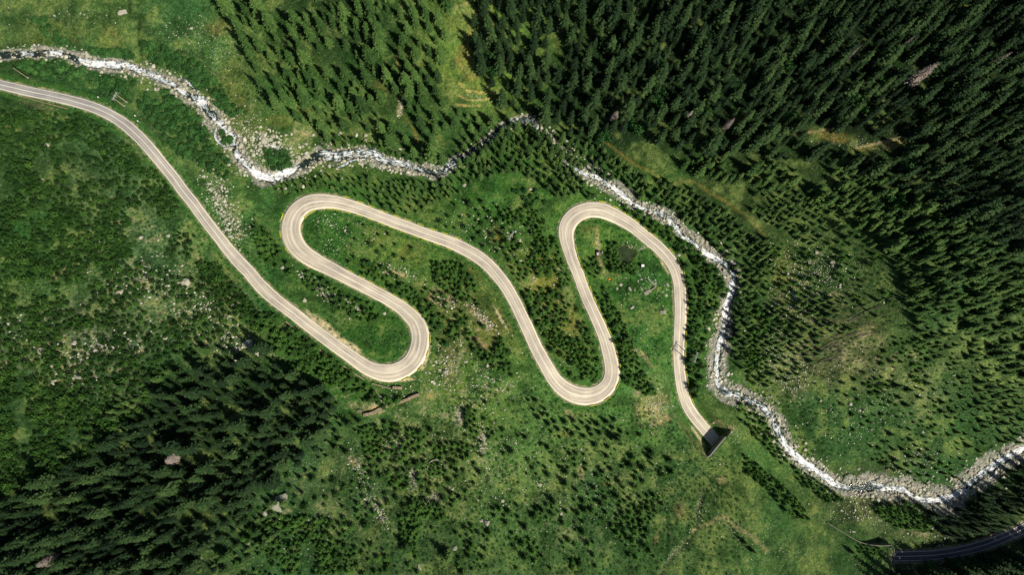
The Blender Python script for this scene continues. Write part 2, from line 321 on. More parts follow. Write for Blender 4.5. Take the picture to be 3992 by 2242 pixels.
BL = [(1830, 190, 30, 130, 0, ORAN, .75), (1790, 220, 18, 60, 0, ORAN, .7), (1850, 300, 22, 30, 0, ORAN, .7), (1900, 350, 60, 14, 10, DRYG, .6), (180, 130, 130, 60, 0, DRYG, .4), (430, 150, 60, 50, 0, DRYG, .5), (860, 105, 60, 36, 10, ORAN, .45), (900, 330, 40, 80, -30, DRYG, .4),
 (1180, 430, 50, 26, 10, DRYG, .5), (1100, 470, 90, 24, 5, DRYG, .45), (1500, 330, 40, 30, 0, DRYG, .5), (1960, 935, 40, 26, 0, lin((170, 150, 60)), .8), (1930, 905, 26, 40, 0, DRYG, .5), (2120, 1080, 70, 110, 0, lin((140, 138, 52)), .75), (2180, 1260, 50, 90, -15, lin((140, 138, 52)), .6), (1900, 1300, 60, 70, 40, lin((130, 130, 60)), .6), (2235, 1250, 14, 70, -12, ORAN, .6), (2120, 1350, 60, 50, 0, DRYG, .4),
 (1480, 925, 60, 46, 0, DRYG, .45), (1600, 980, 60, 60, 0, DRYG, .45), (1830, 1050, 60, 20, 20, DRYG, .6), (2330, 950, 12, 60, -4, TAN, .75), (2345, 1050, 12, 40, -12, TAN, .55), (2300, 890, 55, 24, 10, DRYG, .4), (3250, 530, 90, 25, 10, ORAN, .8), (3500, 560, 60, 20, -12, ORAN, .75), (3370, 580, 60, 14, -5, DRYG, .8),
 (3050, 1090, 40, 130, 0, lin((130, 138, 56)), .5), (3350, 1300, 140, 50, -30, lin((124, 124, 80)), .2), (2650, 1990, 26, 40, 10, lin((140, 120, 84)), .65), (2815, 1872, 16, 18, 0, TAN, .8), (2840, 1905, 12, 10, 0, ORAN, .5), (2190, 1690, 30, 18, 0, DRYG, .6), (2265, 1840, 15, 26, -20, TAN, .6), (2365, 1890, 16, 8, 0, ORAN, .6), (2560, 2100, 12, 32, 10, lin((140, 120, 84)), .6),
 (2760, 1655, 14, 70, -38, ORAN, .8), (2735, 1600, 8, 30, -30, ORAN, .8), (2800, 1650, 22, 14, 20, TAN, .7), (2855, 1672, 20, 8, 30, TAN, .6), (1265, 1295, 70, 14, 45, TAN, .7), (1340, 1350, 60, 10, 40, TAN, .5), (130, 400, 70, 16, 15, lin((140, 128, 104)), .6), (495, 540, 60, 12, 52, TAN, .5), (540, 590, 50, 8, 55, TAN, .5),
 (1540, 1065, 60, 14, 18, TAN, .9), (1725, 1165, 55, 26, 15, TAN, .8), (1700, 1155, 26, 36, 30, TAN, .6), (1870, 1235, 60, 14, 45, TAN, .8), (1865, 1335, 44, 14, 35, lin((184, 150, 124)), .8), (1905, 1280, 22, 22, 0, TAN, .8), (1760, 1430, 30, 70, 10, TAN, .4), (2540, 1590, 60, 80, 0, lin((178, 172, 112)), .65), (2580, 1640, 44, 18, -25, TAN, .8),
 (2520, 1400, 8, 60, -35, TAN, .7), (2475, 1370, 12, 36, -35, TAN, .6), (1500, 1735, 26, 34, 10, ROCKC, .6), (1545, 1735, 22, 34, -20, ROCKC, .9), (1605, 1850, 26, 40, 20, ROCKC, .9), (1795, 1620, 26, 36, 10, ROCKC, .8), (1880, 1720, 16, 46, 0, ROCKC, .8), (1690, 1960, 36, 34, 0, ROCKC, .6), (1465, 1995, 18, 50, -35, ROCKC, .8), (1380, 1800, 30, 14, 40, TAN, .7),
 (2225, 1620, 16, 40, -45, TAN, .7), (2195, 1690, 30, 20, 0, DRYG, .7), (560, 1040, 20, 16, 0, ROCKC, .9), (240, 1060, 50, 18, -30, TAN, .6), (390, 1365, 44, 16, -18, ROCKC, .9), (180, 1345, 60, 12, -25, ROCKC, .9), (90, 1260, 26, 16, 0, ROCKC, .8), (300, 1470, 34, 20, 10, ROCKC, .7), (1450, 1590, 60, 14, -18, TAN, .6), (1680, 1540, 34, 24, 0, lin((180, 170, 110)), .6),
 (2850, 480, 40, 12, -30, TAN, .5), (1560, 420, 12, 40, 10, TAN, .7), (1620, 530, 8, 40, -20, ORAN, .7), (1550, 260, 6, 60, 0, ORAN, .6), (3900, 2240, 500, 26, 0, lin((120, 118, 96)), .8), (2660, 1520, 60, 30, 0, DARKG, .2), (230, 120, 60, 14, 50, DARKG, .7), (170, 85, 34, 12, 10, DARKG, .8)]
for px, py, rx, ry, an, col, st in BL:
    ca, sa = math.cos(math.radians(an)), math.sin(math.radians(an))
    a = ((U - px) * ca + (Vv - py) * sa) / rx; e = (-(U - px) * sa + (Vv - py) * ca) / ry
    q = np.sqrt(a * a + e * e) + .9 * (n3 - .5) + .7 * (n2 - .5)
    mixc(st * .62 * (1 - sm(.4, 1.25, q)), col * .92)
STROKES = [([(2310, 520), (2370, 560), (2420, 600), (2480, 645), (2530, 665), (2580, 695)], 7, ORAN, .8), ([(2620, 720), (2660, 708), (2710, 712), (2760, 745), (2850, 800), (2930, 860), (2990, 930)], 7, ORAN, .75),
 ([(1790, 320), (1810, 345), (1850, 358), (1930, 362)], 5, lin((196, 172, 104)), .9), ([(1790, 370), (1820, 388), (1880, 388), (1920, 378)], 4, lin((196, 172, 104)), .85), ([(1775, 405), (1820, 412), (1870, 410)], 4, lin((190, 170, 100)), .8), ([(1750, 25), (1800, 18), (1830, 5)], 5, TAN, .7),
 ([(2740, 1900), (2730, 1945), (2722, 1985), (2712, 2070), (2680, 2110), (2620, 2170), (2570, 2242)], 9, lin((120, 126, 92)), .6), ([(2700, 2072), (2760, 2045), (2800, 2022), (2830, 2020), (2870, 2055), (2930, 2095), (2990, 2150)], 10, TAN, .55),
 ([(1550, 200), (1552, 280), (1556, 380), (1560, 430), (1610, 500), (1640, 560), (1650, 600)], 6, ORAN, .6), ([(1640, 455), (1690, 500), (1730, 560)], 8, DRYG, .7), ([(2330, 880), (2335, 960), (2345, 1040), (2362, 1070)], 7, TAN, .6), ([(2310, 880), (2308, 960)], 4, TAN, .3),
 ([(650, 195), (760, 235), (840, 300), (900, 380), (960, 470)], 9, LIGHTG, .5), ([(1190, 1255), (1290, 1330), (1350, 1390)], 5, TAN, .3), ([(870, 720), (850, 760), (930, 900)], 16, ROCKC, .3), ([(3100, 520), (3180, 512), (3260, 500)], 6, TAN, .7), ([(3340, 575), (3420, 560), (3520, 535)], 6, lin((196, 180, 130)), .8)]
for P, w, col, st in STROKES:
    L = catmull(P, 12)
    m = (U > L[:, 0].min() - 60) & (U < L[:, 0].max() + 60) & (Vv > L[:, 1].min() - 60) & (Vv < L[:, 1].max() + 60)
    dd, _, _ = pl_dist(U[m], Vv[m], L, np.zeros((len(L), 1)))
    M = np.zeros(X.shape); M[m] = st * .5 * (1 - sm(.5, 1.2, dd / w + .8 * (n3[m] - .5)))
    mixc(M, col * .9)
# road verge: dusty edge then clean mown-looking grass
vr = np.where(behind, 99, dR - eR[..., 1])
mixc(.75 * sm(5.5, 2.0, vr + 2 * (n2 - .5)) * sm(.25, .4, n1 + .2), lin((52, 98, 38)))
mixc(.6 * (1 - sm(.1, 1.2, vr + 2.2 * (n3 - .5) + 1.5 * (n2 - .5))), lin((158, 154, 128)))
for px, py, rx, ry, an in [(1275, 1281, 120, 17, 39), (1370, 1352, 60, 14, 37), (2590, 1040, 40, 6, 60), (1950, 1240, 60, 6, 60), (1660, 1400, 10, 50, 20), (1560, 1480, 60, 8, 0), (2720, 1700, 6, 60, -35)]:
    ca, sa = math.cos(math.radians(an)), math.sin(math.radians(an))
    a = ((U - px) * ca + (Vv - py) * sa) / rx; e = (-(U - px) * sa + (Vv - py) * ca) / ry
    mixc(.85 * (1 - sm(.6, 1.15, np.sqrt(a * a + e * e) + .6 * (n3 - .5))), lin((190, 180, 146)))
vr2 = dR2 - eR2[..., 1]
mixc(.8 * (1 - sm(.3, 2.2, vr2 + 1.2 * (n3 - .5))), lin((150, 145, 125)))
# stream gravel
grav = 1 - sm(.62, .92, dV / np.maximum(eV[..., 2], .1) + 1.0 * (n1 - .5) + 1.1 * (n2 - .5) + .4 * (n3 - .5))
mixc(grav, lin((138, 141, 136)) * (0.6 + .8 * n3[..., None]))
mixc(1 - sm(.9, 1.4, dV / np.maximum(eV[..., 1], .1)), lin((70, 72, 62)))
mixc(.8 * (1 - sm(0, 2.2, dP)), lin((70, 74, 44)))
# steep faces show earth and rock
gy, gx = np.gradient(H); slope = np.hypot(gx / np.gradient(X, axis=1), gy / np.gradient(Y, axis=0))
mixc(.6 * sm(.9, 1.6, slope) * fine, lin((120, 116, 84)))
g_ = C @ np.array([.3, .6, .1]); C = C * .92 + .08 * g_[..., None]; C *= np.where(g_ < .13, .95, .95)[..., None] * np.array([1.02, 1.0, .93]); C = np.clip(C, .004, .6)
global_dR, global_dV = dR, dV

# ------------------------------------------------------------------ mesh helpers
def nmesh(name, V, F, mats, tint=None, mi=None, smooth=False, col=None, uv=None, k=None):
    V = np.ascontiguousarray(V, np.float32); F = np.ascontiguousarray(F, np.int32)
    k = F.shape[1]
    me = bpy.data.meshes.new(name)
    me.vertices.add(len(V)); me.vertices.foreach_set('co', V.ravel())
    me.loops.add(F.size); me.loops.foreach_set('vertex_index', F.ravel())
    me.polygons.add(len(F)); me.polygons.foreach_set('loop_start', np.arange(0, F.size, k, dtype=np.int32))
    me.polygons.foreach_set('loop_total', np.full(len(F), k, np.int32))
    for m in (mats if isinstance(mats, (list, tuple)) else [mats]): me.materials.append(m)
    if mi is not None: me.polygons.foreach_set('material_index', np.asarray(mi, np.int32))
    if smooth: me.polygons.foreach_set('use_smooth', np.ones(len(F), bool))
    if tint is not None:
        a = me.attributes.new('tint', 'FLOAT', 'POINT'); a.data.foreach_set('value', np.asarray(tint, np.float32))
    if col is not None:
        a = me.attributes.new('ground_colour', 'FLOAT_COLOR', 'POINT')
        a.data.foreach_set('color', np.column_stack([col, np.ones(len(col))]).astype(np.float32).ravel())
    if uv is not None:
        a = me.attributes.new('flow', 'FLOAT_VECTOR', 'POINT'); a.data.foreach_set('vector', np.asarray(uv, np.float32).ravel())
    me.update(calc_edges=True); me.validate(clean_customdata=False)
    return me

def tag(o, label=None, cat=None, group=None, kind=None):
    if label: o['label'] = label
    if cat: o['category'] = cat
    if group: o['group'] = group
    if kind: o['kind'] = kind
    return o

def link(name, me, parent=None, loc=None):
    o = bpy.data.objects.new(name, me); COL.objects.link(o)
    if parent: o.parent = parent
    if loc is not None: o.location = loc
    return o

class MB:
    def __init__(s): s.V = []; s.F = []; s.M = []; s.n = 0
    def add(s, V, F, m=0):
        s.V.append(np.asarray(V, float)); s.F += [[i + s.n for i in f] for f in F]; s.M += [m] * len(F); s.n += len(V)
    def box(s, c, sz, rz=0, m=0, taper=1.0):
        x, y, z = [q / 2 for q in sz]
        V = np.array([(-x, -y, -z), (x, -y, -z), (x, y, -z), (-x, y, -z), (-x * taper, -y * taper, z), (x * taper, -y * taper, z), (x * taper, y * taper, z), (-x * taper, y * taper, z)])
        ca, sa = math.cos(rz), math.sin(rz)
        V = V @ np.array([[ca, sa, 0], [-sa, ca, 0], [0, 0, 1]]) + np.array(c)
        s.add(V, [(0, 3, 2, 1), (4, 5, 6, 7), (0, 1, 5, 4), (1, 2, 6, 5), (2, 3, 7, 6), (3, 0, 4, 7)], m)
    def tube(s, a, b, ra, rb, n=8, m=0):
        a = np.array(a, float); b = np.array(b, float); w = b - a; w /= np.linalg.norm(w)
        u = np.cross(w, [0, 0, 1.0] if abs(w[2]) < .9 else [1.0, 0, 0]); u /= np.linalg.norm(u); v = np.cross(w, u)
        V = []
        for p, r in ((a, ra), (b, rb)):
            for i in range(n):
                t = 2 * PI * i / n; V.append(p + r * (math.cos(t) * u + math.sin(t) * v))
        F = [(i, (i + 1) % n, n + (i + 1) % n, n + i) for i in range(n)] + [tuple(range(n))[::-1], tuple(range(n, 2 * n))]
        s.add(V, F, m)
    def build(s, name, mats, parent=None, smooth=False):
        me = bpy.data.meshes.new(name)
        me.from_pydata(np.vstack(s.V).tolist(), [], s.F)
        for q in (mats if isinstance(mats, (list, tuple)) else [mats]): me.materials.append(q)
        me.polygons.foreach_set('material_index', s.M)
        if smooth: me.polygons.foreach_set('use_smooth', [True] * len(s.F))
        me.update(); me.validate()
        return link(name, me, parent)

# ------------------------------------------------------------------ materials
def mat(name, base=(.5, .5, .5), rough=.8, spec=.3):
    m = bpy.data.materials.new(name); m.use_nodes = True
    b = m.node_tree.nodes['Principled BSDF']
    b.inputs['Base Color'].default_value = (*base, 1); b.inputs['Roughness'].default_value = rough
    b.inputs['Specular IOR Level'].default_value = spec
    return m, m.node_tree, b
def nd(nt, t, **k):
    n = nt.nodes.new(t)
    for a, v in k.items():
        if a in n.inputs.keys() if isinstance(a, str) else False: n.inputs[a].default_value = v
        else: setattr(n, a, v)
    return n
def math_(nt, op, a, b=None, clamp=False):
    n = nt.nodes.new('ShaderNodeMath'); n.operation = op; n.use_clamp = clamp
    for i, v in enumerate((a, b)):
        if v is None: continue
        if isinstance(v, (int, float)): n.inputs[i].default_value = v
        else: nt.links.new(v, n.inputs[i])
    return n.outputs[0]
def ramp(nt, f, stops):
    n = nt.nodes.new('ShaderNodeValToRGB'); cr = n.color_ramp
    while len(cr.elements) < len(stops): cr.elements.new(.5)
    for e, (p, c) in zip(cr.elements, stops):
        e.position = p; e.color = (*c, 1) if len(c) == 3 else c
    nt.links.new(f, n.inputs[0]); return n.outputs[0]
def mix(nt, f, a, b, t='MIX'):
    n = nt.nodes.new('ShaderNodeMix'); n.data_type = 'RGBA'; n.blend_type = t
    for i, v in ((0, f), (6, a), (7, b)):
        if isinstance(v, (int, float)): n.inputs[i].default_value = v
        elif isinstance(v, (tuple, np.ndarray)): n.inputs[i].default_value = (*[float(q) for q in v], 1)
        else: nt.links.new(v, n.inputs[i])
    return n.outputs[2]
def noise(nt, vec, scale, detail=3, rough=.6, dist=0):
    n = nt.nodes.new('ShaderNodeTexNoise'); n.inputs['Scale'].default_value = scale; n.inputs['Detail'].default_value = detail
    n.inputs['Roughness'].default_value = rough; n.inputs['Distortion'].default_value = dist
    nt.links.new(vec, n.inputs['Vector']); return n.outputs['Fac']
def bump(nt, b, h, st, dist):
    n = nt.nodes.new('ShaderNodeBump'); n.inputs['Strength'].default_value = st; n.inputs['Distance'].default_value = dist
    nt.links.new(h, n.inputs['Height']); nt.links.new(n.outputs[0], b.inputs['Normal'])

def ground_mat():
    m, nt, b = mat('meadow', rough=.95, spec=.1)
    at = nt.nodes.new('ShaderNodeAttribute'); at.attribute_name = 'ground_colour'
    g = nt.nodes.new('ShaderNodeNewGeometry').outputs['Position']
    f1 = noise(nt, g, .8, 6, .8); f2 = noise(nt, g, .33, 4, .6, .4)
    v1 = ramp(nt, f1, [(.32, (.38, .42, .36)), (.5, (.95, .95, .95)), (.66, (1.9, 1.75, 1.5))])
    c = mix(nt, 1.0, at.outputs['Color'], v1, 'MULTIPLY')
    v2 = ramp(nt, f2, [(.35, (.62, .75, .62)), (.5, (1, 1, 1)), (.66, (1.45, 1.22, 1.15))])
    c = mix(nt, 1.0, c, v2, 'MULTIPLY')
    vo = nt.nodes.new('ShaderNodeTexVoronoi'); vo.inputs['Scale'].default_value = .8; nt.links.new(g, vo.inputs['Vector'])
    fl = math_(nt, 'LESS_THAN', vo.outputs['Distance'], .17)
    sp = math_(nt, 'GREATER_THAN', noise(nt, g, .07, 3), .53)
    fl = math_(nt, 'MULTIPLY', math_(nt, 'MULTIPLY', fl, sp), .55)
    c = mix(nt, fl, c, (.36, .38, .24))
    nt.links.new(c, b.inputs['Base Color'])
    bump(nt, b, math_(nt, 'ADD', f1, math_(nt, 'MULTIPLY', f2, 1.5)), .9, .5)
    return m
def road_mat(base, warm):
    m, nt, b = mat('worn asphalt', rough=.9, spec=.2)
    at = nt.nodes.new('ShaderNodeAttribute'); at.attribute_name = 'flow'
    sx = nt.nodes.new('ShaderNodeSeparateXYZ'); nt.links.new(at.outputs['Vector'], sx.inputs[0])
    u, v, w = sx.outputs        # metres along, -1..1 across, metres across
    cb = nt.nodes.new('ShaderNodeCombineXYZ'); nt.links.new(math_(nt, 'MULTIPLY', u, .045), cb.inputs[0]); nt.links.new(math_(nt, 'MULTIPLY', w, 1.6), cb.inputs[1])
    st = noise(nt, cb.outputs[0], 1.0, 5, .65)
    cb2 = nt.nodes.new('ShaderNodeCombineXYZ'); nt.links.new(u, cb2.inputs[0]); nt.links.new(w, cb2.inputs[1])
    fi = noise(nt, cb2.outputs[0], 2.2, 5, .75); la = noise(nt, cb2.outputs[0], .07, 3, .6)
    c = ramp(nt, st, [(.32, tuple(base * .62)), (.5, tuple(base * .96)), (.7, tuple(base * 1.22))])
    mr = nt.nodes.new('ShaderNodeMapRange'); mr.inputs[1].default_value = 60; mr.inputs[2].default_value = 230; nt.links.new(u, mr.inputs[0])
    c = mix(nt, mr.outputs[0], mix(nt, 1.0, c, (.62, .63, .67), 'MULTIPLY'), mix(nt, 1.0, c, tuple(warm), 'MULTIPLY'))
    c = mix(nt, 1.0, c, ramp(nt, la, [(.35, (.82, .80, .80)), (.6, (1.08, 1.06, 1.02))]), 'MULTIPLY')
    c = mix(nt, 1.0, c, ramp(nt, fi, [(.3, (.68, .68, .68)), (.7, (1.2, 1.2, 1.2))]), 'MULTIPLY')
    # tyre tracks slightly darker and smoother, dusty edges paler
    av = math_(nt, 'ABSOLUTE', v)
    tr = math_(nt, 'MULTIPLY', math_(nt, 'COMPARE', av, .45), 1.0)
    tr = ramp(nt, av, [(0.1, (1, 1, 1)), (.28, (.86, .85, .85)), (.42, (1, 1, 1)), (.62, (.86, .85, .85)), (.8, (1.05, 1.04, 1.02)), (.97, (1.35, 1.3, 1.2))])
    c = mix(nt, 1.0, c, tr, 'MULTIPLY')
    # repair patches and cracks
    pa = math_(nt, 'GREATER_THAN', noise(nt, cb.outputs[0], .8, 2), .61)
    c = mix(nt, math_(nt, 'MULTIPLY', pa, .45), c, mix(nt, 1.0, c, (.62, .58, .60), 'MULTIPLY'))
    nt.links.new(c, b.inputs['Base Color'])
    bump(nt, b, fi, .3, .02)
    return m
def leaf_mat(name, dark, mid, light, trans=.0):
    m, nt, b = mat(name, rough=.75, spec=.15)
    at = nt.nodes.new('ShaderNodeAttribute'); at.attribute_name = 'tint'
    oi = nt.nodes.new('ShaderNodeObjectInfo')
    g = nt.nodes.new('ShaderNodeNewGeometry').outputs['Position']
    t = math_(nt, 'ADD', at.outputs['Fac'], math_(nt, 'MULTIPLY', math_(nt, 'SUBTRACT', oi.outputs['Random'], .5), .6))
    t = math_(nt, 'ADD', t, math_(nt, 'MULTIPLY', math_(nt, 'SUBTRACT', noise(nt, g, .03, 2), .5), .5))
    c = ramp(nt, t, [(0, dark), (.5, mid), (1, light)])
    nt.links.new(c, b.inputs['Base Color'])
    return m
def rock_mat(name, a, b_, c_, sc=1.2):
    m, nt, b = mat(name, rough=.9, spec=.2)
    g = nt.nodes.new('ShaderNodeNewGeometry').outputs['Position']
    at = nt.nodes.new('ShaderNodeAttribute'); at.attribute_name = 'tint'
    f = noise(nt, g, sc, 5, .7)
    c = ramp(nt, f, [(.28, a), (.5, b_), (.72, c_)])
    t = math_(nt, 'ADD', math_(nt, 'MULTIPLY', at.outputs['Fac'], .7), .65)
    cc_ = nt.nodes.new('ShaderNodeCombineXYZ')
    for i in range(3): nt.links.new(t, cc_.inputs[i])
    c = mix(nt, 1.0, c, cc_.outputs[0], 'MULTIPLY')
    c = mix(nt, math_(nt, 'MULTIPLY', math_(nt, 'GREATER_THAN', noise(nt, g, .5, 3), .6), .5), c, (.10, .13, .06))
    nt.links.new(c, b.inputs['Base Color']); bump(nt, b, f, .6, .15)
    return m
def water_mat():
    m, nt, b = mat('white water', rough=.5, spec=.5)
    at = nt.nodes.new('ShaderNodeAttribute'); at.attribute_name = 'flow'
    sx = nt.nodes.new('ShaderNodeSeparateXYZ'); nt.links.new(at.outputs['Vector'], sx.inputs[0])
    u, w, fo = sx.outputs
    g = nt.nodes.new('ShaderNodeNewGeometry').outputs['Position']
    cb = nt.nodes.new('ShaderNodeCombineXYZ'); nt.links.new(math_(nt, 'MULTIPLY', u, .28), cb.inputs[0]); nt.links.new(math_(nt, 'MULTIPLY', w, 3.4), cb.inputs[1])
    n_ = noise(nt, cb.outputs[0], 1.0, 6, .65, .8)
    n2_ = noise(nt, g, .35, 4, .6, .5)
    e = math_(nt, 'SUBTRACT', 1.0, math_(nt, 'POWER', math_(nt, 'ABSOLUTE', w), 3))
    q = math_(nt, 'ADD', math_(nt, 'MULTIPLY', n_, 1.1), math_(nt, 'MULTIPLY', n2_, 1.0))
    q = math_(nt, 'ADD', q, math_(nt, 'MULTIPLY', fo, .75))
    q = math_(nt, 'ADD', q, math_(nt, 'MULTIPLY', e, .22))
    q = math_(nt, 'SUBTRACT', q, 1.60)
    q = math_(nt, 'MULTIPLY', q, 2.4, True)
    c = ramp(nt, q, [(0, (.016, .028, .022)), (.22, (.05, .08, .08)), (.42, (.30, .36, .38)), (.6, (.66, .69, .71)), (.9, (.88, .88, .89))])
    nt.links.new(c, b.inputs['Base Color'])
    nt.links.new(ramp(nt, q, [(0, (.12, .12, .12)), (.5, (.75, .75, .75))]), b.inputs['Roughness'])
    bump(nt, b, math_(nt, 'ADD', n_, q), .7, .35)
    return m
M_GROUND = ground_mat()
M_ROAD = road_mat(lin((205, 201, 192)), (1.05, 1.0, .90))
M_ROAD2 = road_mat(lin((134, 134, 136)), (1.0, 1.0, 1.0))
M_PAINT = mat('white road paint', (.82, .80, .74), .7)[0]
M_SPRUCE = leaf_mat('spruce needles', (.016, .042, .012), (.050, .112, .024), (.115, .195, .048))
M_SPRUCE_DIM = leaf_mat('old spruce needles', (.008, .022, .009), (.025, .057, .017), (.066, .120, .034))  # spruce green darkened, putting corner shade into the needle colour
M_YOUNG = leaf_mat('young spruce needles', (.015, .045, .009), (.036, .098, .016), (.080, .175, .030))
M_LEAF = leaf_mat('alder leaves', (.016, .055, .014), (.035, .110, .024), (.075, .19, .045))
M_DEAD = leaf_mat('bare grey twigs', (.12, .10, .09), (.24, .20, .17), (.36, .31, .27))
M_BARK = mat('bark', (.09, .065, .045), .95, .1)[0]
M_ROCK = rock_mat('granite', (.20, .19, .15), (.36, .34, .27), (.50, .47, .39))
M_ROCKG = rock_mat('lichen granite', (.16, .17, .13), (.26, .27, .20), (.36, .36, .28))
M_STONE = rock_mat('pale stones', (.26, .25, .19), (.40, .39, .30), (.54, .52, .42), 3)
M_WALL = rock_mat('dry stone wall', (.20, .14, .09), (.40, .31, .20), (.56, .46, .32), 1.6)
M_CONC = rock_mat('weathered concrete', (.26, .25, .22), (.38, .36, .31), (.46, .44, .38), .8)
M_WATER = water_mat()
M_BLACK = mat('tunnel dark', (.01, .01, .01), .9, .1)[0]  # near-black colour painting the darkness inside the tunnels
M_YEL = mat('yellow paint', (.74, .78, .02), .6)[0]
M_STEEL = mat('galvanised steel', (.40, .44, .42), .5)[0]
M_POLE = mat('weathered pole', (.42, .38, .22), .9)[0]

# ------------------------------------------------------------------ ground
gxx, gyy = X.copy(), Y.copy()
def snap(sd, nx, ny, mask, reach=1.15, half=.38):
    m = mask & (np.abs(sd) < reach)
    t = np.where(sd >= 0, half, -half) - sd
    gxx[m] += (t * nx)[m]; gyy[m] += (t * ny)[m]
snap(sP, pn[0], pn[1], (tP > -1) & (tP < plen + 1))
# snap to the curved step wall
e2 = 0.05
Ld = T3[:, :2]
m = fine & (dT < 1.15) & (eT[..., 1] > .12)
_x, _y = X[m], Y[m]
bd = np.full(_x.shape, 1e9); nxx = np.zeros(_x.shape); nyy = np.zeros(_x.shape)
for i in range(len(Ld) - 1):
    a = Ld[i]; v = Ld[i + 1] - a; t = np.clip(((_x - a[0]) * v[0] + (_y - a[1]) * v[1]) / (v @ v), 0, 1)
    q = np.hypot(_x - a[0] - t * v[0], _y - a[1] - t * v[1]); k = q < bd
    bd[k] = q[k]; l = np.linalg.norm(v); nxx[k] = -v[1] / l; nyy[k] = v[0] / l
sd = bd * np.where(sT[m] >= 0, 1, -1)
t = np.where(sd >= 0, .2, -.2) - sd
gxx[m] += t * nxx; gyy[m] += t * nyy
ny_, nx_ = X.shape
idx = np.arange(ny_ * nx_).reshape(ny_, nx_)
F = np.stack([idx[:-1, :-1], idx[:-1, 1:], idx[1:, 1:], idx[1:, :-1]], -1).reshape(-1, 4)
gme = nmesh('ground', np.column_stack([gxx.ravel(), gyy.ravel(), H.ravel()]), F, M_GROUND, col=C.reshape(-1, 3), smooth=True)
tag(link('ground', gme), 'grassy alpine valley floor and slopes', None, None, 'structure')

# ------------------------------------------------------------------ ribbons
def normals(P):
    t = np.gradient(P[:, :2], axis=0); t /= np.linalg.norm(t, axis=1)[:, None]
    return np.column_stack([-t[:, 1], t[:, 0]])
def arclen(P): return np.concatenate([[0], np.cumsum(np.linalg.norm(np.diff(P[:, :2], axis=0), axis=1))])
def ribbon(name, P, a, b, dz, m, parent=None, cols=1, skirt=0, edge=0):
    nn = normals(P); s = arclen(P); V = []; UV = []
    a = np.broadcast_to(a, len(P)); b = np.broadcast_to(b, len(P))
    n = cols + 1
    for j in range(n):
        f = j / cols; o = a + (b - a) * f
        if edge and j in (0, n - 1): o = o + edge * (fbm(s, s * 0 + j, 5, 5, 3) - .5)
        V.append(np.column_stack([P[:, :2] + nn * o[:, None], P[:, 2] + dz])); UV.append(np.column_stack([s, np.full(len(P), 2 * f - 1), o]))
    if skirt:
        for j in (0, n - 1):
            q = V[j].copy(); q[:, 2] -= skirt; V.append(q); UV.append(UV[j])
    V = np.stack(V, 1); k = V.shape[1]; L = len(P)
    order = ([n] if skirt else []) + list(range(n)) + ([n + 1] if skirt else [])
    V = V[:, order]; UV = np.stack(UV, 1)[:, order]
    I = np.arange(L * k).reshape(L, k)
    F = np.stack([I[:-1, :-1], I[1:, :-1], I[1:, 1:], I[:-1, 1:]], -1).reshape(-1, 4)[:, ::-1]
    return link(name, nmesh(name, V.reshape(-1, 3), F, m, uv=UV.reshape(-1, 3), smooth=False), parent)
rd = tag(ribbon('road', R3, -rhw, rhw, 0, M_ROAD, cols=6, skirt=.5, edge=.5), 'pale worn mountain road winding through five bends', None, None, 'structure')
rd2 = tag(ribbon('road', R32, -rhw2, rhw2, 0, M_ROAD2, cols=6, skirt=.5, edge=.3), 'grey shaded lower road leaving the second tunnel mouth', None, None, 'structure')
for P, hw, par in ((R3, rhw, rd), (R32, rhw2, rd2)):
    ex = np.maximum(hw - 3.6, 0)
    ribbon('centre_line', P, -.12, .12, .015, M_PAINT, par)
    ribbon('edge_line', P, hw - .58 - ex * .22, hw - .36 - ex * .22, .015, M_PAINT, par)
    ribbon('edge_line', P, -hw + .36 + ex * .22, -hw + .58 + ex * .22, .015, M_PAINT, par)

# stream surface
nn = normals(V3); s = arclen(V3); cols = 8; VV = []; UV = []
for j in range(cols + 1):
    f = 2 * j / cols - 1
    o = f * (vhw * (1.0 + .8 * (fbm(s, s * 0 + (7 if f > 0 else 3), 7, 15, 3) - .5)) + .4)
    xy = V3[:, :2] + nn * o[:, None]
    z = V3[:, 2] - .42 + .35 * (fbm(xy[:, 0], xy[:, 1], 3.0, 77, 3) - .5)
    VV.append(np.column_stack([xy, z])); UV.append(np.column_stack([s, np.full(len(s), f), riv[:, 4]]))
VV = np.stack(VV, 1); UV = np.stack(UV, 1)
I = np.arange(VV.shape[0] * (cols + 1)).reshape(-1, cols + 1)
F = np.stack([I[:-1, :-1], I[1:, :-1], I[1:, 1:], I[:-1, 1:]], -1).reshape(-1, 4)[:, ::-1]
tag(link('stream', nmesh('stream', VV.reshape(-1, 3), F, M_WATER, uv=UV.reshape(-1, 3), smooth=True)), 'white foaming mountain stream between boulders', None, None, 'structure')
